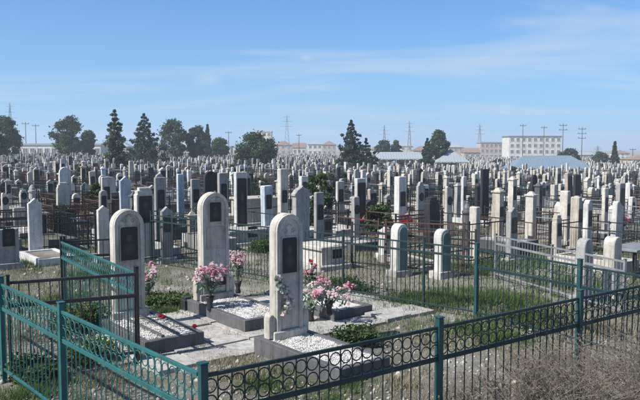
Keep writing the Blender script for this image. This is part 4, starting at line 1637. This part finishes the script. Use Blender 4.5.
# ------------------------------------------------------------------ pavilions, houses, poles
def roof_sheet(px0, px1, d, eave_px, ridge_px, label, mat, depth=9.0, hip=0.22, ang=0.0, ncol=6, pyramid=False):
    p0, p1 = at_dist(px0, d), at_dist(px1, d)
    c_ = (p0 + p1) / 2
    w = (p1 - p0).length
    g0 = gz(c_.x, c_.y)
    ze, zr = ztop(c_, eave_px) - g0, ztop(c_, ridge_px) - g0
    r = thing('pavilion', label, 'pavilion', (c_.x, c_.y, g0), ang)
    b = MB()
    hx = 0.0 if pyramid else w / 2 - w * hip
    e = [b.pt((-w / 2, -depth / 2, ze)), b.pt((w / 2, -depth / 2, ze)), b.pt((w / 2, depth / 2, ze)), b.pt((-w / 2, depth / 2, ze))]
    e2 = [b.pt((-w / 2, -depth / 2, ze - 0.15)), b.pt((w / 2, -depth / 2, ze - 0.15)), b.pt((w / 2, depth / 2, ze - 0.15)), b.pt((-w / 2, depth / 2, ze - 0.15))]
    r0, r1 = b.pt((-hx - 0.01, 0, zr)), b.pt((hx + 0.01, 0, zr))
    b.face((e[0], e[1], r1, r0)); b.face((e[2], e[3], r0, r1)); b.face((e[1], e[2], r1)); b.face((e[3], e[0], r0))
    for i in range(4):
        j = (i + 1) % 4
        b.face((e2[i], e2[j], e[j], e[i]))
    b.face(e2[::-1])
    rf = link('roof', b.mesh('roof', mat), r)
    rb = MB()
    n = max(6, int(w / 0.6))
    for i in range(1, n):
        x = -w / 2 + w * i / n
        k = 1.0 if abs(x) <= hx else max(0.02, (w / 2 - abs(x)) / max(0.01, w / 2 - hx))
        rb.tube([(x, -depth / 2, ze + 0.03), (x, -depth / 2 + depth / 2 * k, ze + (zr - ze) * k + 0.03)], 0.035, 4, 0, False)
    o_ = link('roof_ribs', rb.mesh('roof_ribs', mat), rf)
    for i in range(ncol):
        for y in (-depth / 2 + 0.5, depth / 2 - 0.5):
            link('column', MB().box((0, 0, ze / 2 - 0.25), (0.28, 0.28, ze + 0.2)).mesh('column', 'plaster'), r, (-w / 2 + 0.6 + (w - 1.2) * i / (ncol - 1), y, 0))
    link('back_wall', MB().box((0, depth / 2 - 1.2, ze / 2 - 0.3), (w - 1.6, 0.25, ze - 0.1)).mesh('back_wall', 'plaster'), r)
    return r


roof_sheet(507, 586, 112, 168, 155.5, 'long open pavilion with pale blue metal hipped roof and white columns', 'roofblue', 8.0, 0.2, 0.0, 7)
roof_sheet(374, 424, 128, 158.5, 152, 'long low pavilion with pale grey metal roof behind the headstones', 'roofgrey', 7.0, 0.12, 0.0, 6)
roof_sheet(434, 466, 118, 161.5, 149, 'small pavilion with pale grey pyramid roof beside the leafy tree', 'roofgrey', 7.0, 0.5, 0.0, 4, True)


def house(px0, px1, d, top_px, label, wall, roof, roof_kind='flat', storeys=2, cols=6, group=None, depth=9.0, ang=0.0):
    p0, p1 = at_dist(px0, d), at_dist(px1, d)
    c_ = (p0 + p1) / 2
    w = (p1 - p0).length
    g0 = gz(c_.x, c_.y) - 0.3
    h = ztop(c_, top_px) - g0
    r = thing('house' if storeys < 3 else 'apartment_block', label, 'house' if storeys < 3 else 'building', (c_.x, c_.y, g0), ang, group)
    rh = 0.0
    if roof_kind == 'flat':
        hw = h - 0.5
        link('wall', MB().box((0, 0, hw / 2), (w, depth, hw)).mesh('wall', wall), r)
        link('roof', MB().box((0, 0, hw + 0.25), (w + 0.5, depth + 0.5, 0.5)).mesh('roof', roof), r)
    else:
        rh = min(2.4, h * 0.38)
        hw = h - rh
        link('wall', MB().box((0, 0, hw / 2), (w, depth, hw)).mesh('wall', wall), r)
        b = MB()
        e = [b.pt((sx * (w / 2 + 0.3), sy * (depth / 2 + 0.4), hw + 0.002)) for sx, sy in ((-1, -1), (1, -1), (1, 1), (-1, 1))]
        hx = w / 2 + 0.3 if roof_kind == 'gable' else max(0.05, w / 2 - depth / 2)
        r0, r1 = b.pt((-hx, 0, h)), b.pt((hx, 0, h))
        b.face((e[0], e[1], r1, r0)); b.face((e[2], e[3], r0, r1)); b.face((e[1], e[2], r1)); b.face((e[3], e[0], r0)); b.face(e[::-1])
        link('roof', b.mesh('roof', roof), r)
    sh = hw / storeys
    wm = MB().box((0, 0, 0), (1.25, 0.10, min(1.5, sh * 0.5))).mesh('window', 'glass')
    fm = MB()
    ww, wh = 1.25, min(1.5, sh * 0.5)
    for (cx, cz, sx, sz) in ((0, wh / 2 + 0.06, ww + 0.24, 0.12), (0, -wh / 2 - 0.06, ww + 0.3, 0.12), (-ww / 2 - 0.06, 0, 0.12, wh), (ww / 2 + 0.06, 0, 0.12, wh), (0, 0, 0.07, wh)):
        fm.box((cx, -0.03, cz), (sx, 0.12, sz))
    fme = fm.mesh('frame', 'plaster')
    for s_ in range(storeys):
        for k in range(cols):
            x = -w / 2 + w * (k + 0.5) / cols
            wo = link('window', wm, r, (x, -depth / 2 - 0.01, sh * (s_ + 0.55)))
            link('frame', fme, wo)
    return r


house(505, 556, 255, 136, 'cream four-storey apartment block with dark flat roof behind the blue-roofed pavilion', 'plaster', 'roofgreen', 'flat', 4, 9, None, 12)
house(478, 504, 285, 142, 'lower greyish apartment block beside the cream one', 'plaster_pink', 'roofgrey', 'flat', 3, 6)
house(625, 650, 175, 155, 'tan building with brown pitched roof at the town edge', 'plaster_tan', 'roofbrown', 'hip', 1, 4)
house(588, 612, 240, 157, 'pale low house beyond the slim poles', 'plaster', 'roofgrey', 'hip', 1, 3)
house(258, 272, 300, 131, 'small white block rising above the rounded bush', 'plaster', 'plaster', 'flat', 4, 3)
house(22, 106, 168, 143.5, 'long low white building along the cemetery edge under the round tree', 'plaster', 'roofgrey', 'flat', 1, 12)
for k, (a, b_, d, tp, wl_, rf, rk, st) in enumerate([(275, 292, 330, 141, 'plaster_pink', 'roofred', 'hip', 2), (293, 306, 300, 143, 'plaster', 'roofred', 'gable', 1), (308, 322, 320, 140, 'plaster', 'roofgrey', 'hip', 2),
                                          (322, 336, 350, 141, 'plaster_tan', 'roofred', 'hip', 2), (370, 388, 300, 145, 'plaster', 'roofbrown', 'hip', 1), (392, 412, 330, 142, 'plaster', 'roofgrey', 'gable', 2),
                                          (412, 430, 300, 146, 'plaster_pink', 'roofred', 'hip', 1), (446, 462, 320, 143, 'plaster_tan', 'roofgrey', 'hip', 2), (462, 478, 260, 148, 'plaster_pink', 'roofbrown', 'gable', 1),
                                          (557, 572, 280, 151, 'plaster', 'roofred', 'hip', 1), (573, 590, 300, 152, 'plaster_tan', 'roofgrey', 'gable', 1), (612, 626, 330, 150, 'plaster', 'roofred', 'hip', 2),
                                          (206, 232, 240, 146, 'plaster', 'roofgrey', 'flat', 1), (112, 132, 230, 141, 'plaster_tan', 'roofgrey', 'hip', 1), (-8, 20, 240, 138, 'plaster_tan', 'roofbrown', 'hip', 2), (148, 166, 240, 143, 'plaster', 'roofred', 'hip', 1), (180, 204, 250, 142, 'plaster_pink', 'roofgrey', 'gable', 1)]):
    ww = {'plaster': 'white', 'plaster_tan': 'tan', 'plaster_pink': 'pinkish'}[wl_]
    rr = {'roofred': 'red-tiled', 'roofgrey': 'grey', 'roofbrown': 'brown'}[rf]
    house(a, b_, d, tp, f"{ww} {'two' if st == 2 else 'one'}-storey house with {rr} {'hipped' if rk == 'hip' else rk} roof on the skyline", wl_, rf, rk, st, 3, 'houses along the skyline', 8.0)


def pylon(px, d, top_px, label, mat='steel', base_w=3.2):
    p = at_dist(px, d)
    d = d * KF
    H = ztop(p, top_px) - p.z
    r = thing('power_pylon', label, 'pylon', p, random.uniform(-0.3, 0.3))
    th = d / FPX * 0.20
    for sx in (-1, 1):
        for sy in (-1, 1):
            link('leg', MB().tube([(sx * base_w / 2, sy * base_w / 2, -0.3), (sx * base_w * 0.16, sy * base_w * 0.16, H * 0.68), (sx * 0.12, sy * 0.12, H)], [th, th * 0.8, th * 0.6], 4).mesh('leg', mat), r)
    lt = MB()
    n = 8
    for i in range(n):
        def cr_(q):
            t_ = q / n * 0.9
            return base_w / 2 * (1 - t_ / 0.68 * 0.68) if t_ < 0.68 else base_w * 0.16 * (1 - (t_ - 0.68) / 0.34)
        za, zb, ra, rb_ = H * 0.9 * i / n, H * 0.9 * (i + 1) / n, cr_(i), cr_(i + 1)
        for s in (-1, 1):
            lt.tube([(-ra, s * ra, za), (rb_, s * rb_, zb)], th * 0.45, 3, 0, False)
            lt.tube([(ra, s * ra, za), (-rb_, s * rb_, zb)], th * 0.45, 3, 0, False)
            lt.tube([(s * ra, -ra, za), (s * rb_, rb_, zb)], th * 0.45, 3, 0, False)
    o_ = link('lattice', lt.mesh('lattice', mat), r)
    for z, L in ((0.70, 3.2), (0.82, 2.6), (0.93, 1.8)):
        link('crossarm', MB().box((0, 0, H * z), (L * 2, th * 1.2, th * 1.6)).mesh('crossarm', mat), r)


pylon(287, 290, 114, 'tall lattice pylon over the white skyline houses')
pylon(12, 260, 103, 'lattice pylon rising behind the dark bushy tree')
pylon(409, 320, 121, 'lattice pylon behind the long grey pavilion roof', base_w=2.6)
pylon(384, 330, 125, 'shorter lattice pylon beside two small dark trees', base_w=2.6)
pylon(479, 330, 124, 'lattice pylon behind the greyish apartment block', base_w=3.0)
pylon(597, 360, 146, 'small distant pylon near the pale low house', base_w=2.6)


def pole(px, d, top_px, arms, label):
    p = at_dist(px, d)
    d = d * KF
    H = ztop(p, top_px) - p.z
    r = thing('utility_pole', label, 'pole', p, 0.15)
    th = d / FPX * 0.42
    link('mast', MB().tube([(0, 0, -0.3), (0, 0, H)], [th, th * 0.7], 6).mesh('mast', 'wood'), r)
    for i in range(arms):
        z = H - 0.6 - i * 1.35
        ar = link('crossarm', MB().box((0, 0, z), (2.4 + 0.5 * (i % 2), th * 1.1, th * 1.2)).mesh('crossarm', 'wood'), r)
        for x in (-1.05, 1.05):
            link('insulator', MB().box((x, 0, z + 0.22), (th, th, 0.4)).mesh('insulator', 'steel'), ar)


pole(522, 200, 124, 1, 'utility pole with one crossarm against the cream apartment block')
pole(543, 215, 126, 1, 'second utility pole with one crossarm against the cream apartment block, a little shorter')
pole(562, 170, 123.5, 2, 'tall utility pole with two crossarms beside the cream apartment block')
pole(581, 165, 127, 3, 'utility pole with three crossarms behind the blue-roofed pavilion')
pole(27, 190, 122, 1, 'thin utility pole beside the dark bushy tree')
pole(37, 200, 124, 1, 'thin utility pole over the long white building')
pole(229, 210, 131, 1, 'thin utility pole beside the rounded bush')
pole(299, 260, 134, 1, 'short utility pole beside the tall lattice pylon')
pole(632, 200, 148, 1, 'short utility pole over the brown-roofed tan building')


# ------------------------------------------------------------------ thin blue air over the whole plain
def haze():
    m = bpy.data.materials.new('haze')
    m.use_nodes = True
    nt = m.node_tree
    nt.nodes.clear()
    out = nt.nodes.new('ShaderNodeOutputMaterial')
    v = nt.nodes.new('ShaderNodeVolumePrincipled')
    v.inputs['Color'].default_value = (0.80, 0.90, 1.0, 1)
    v.inputs['Density'].default_value = 0.00065
    v.inputs['Anisotropy'].default_value = 0.2
    nt.links.new(v.outputs[0], out.inputs['Volume'])
    o_ = link('haze', MB().box((0, 0, 12.0), (3400, 3400, 50.0)).mesh('haze', m))
    o_['kind'] = 'stuff'
    tag(o_, 'thin bluish air over the cemetery plain', 'haze')


haze()
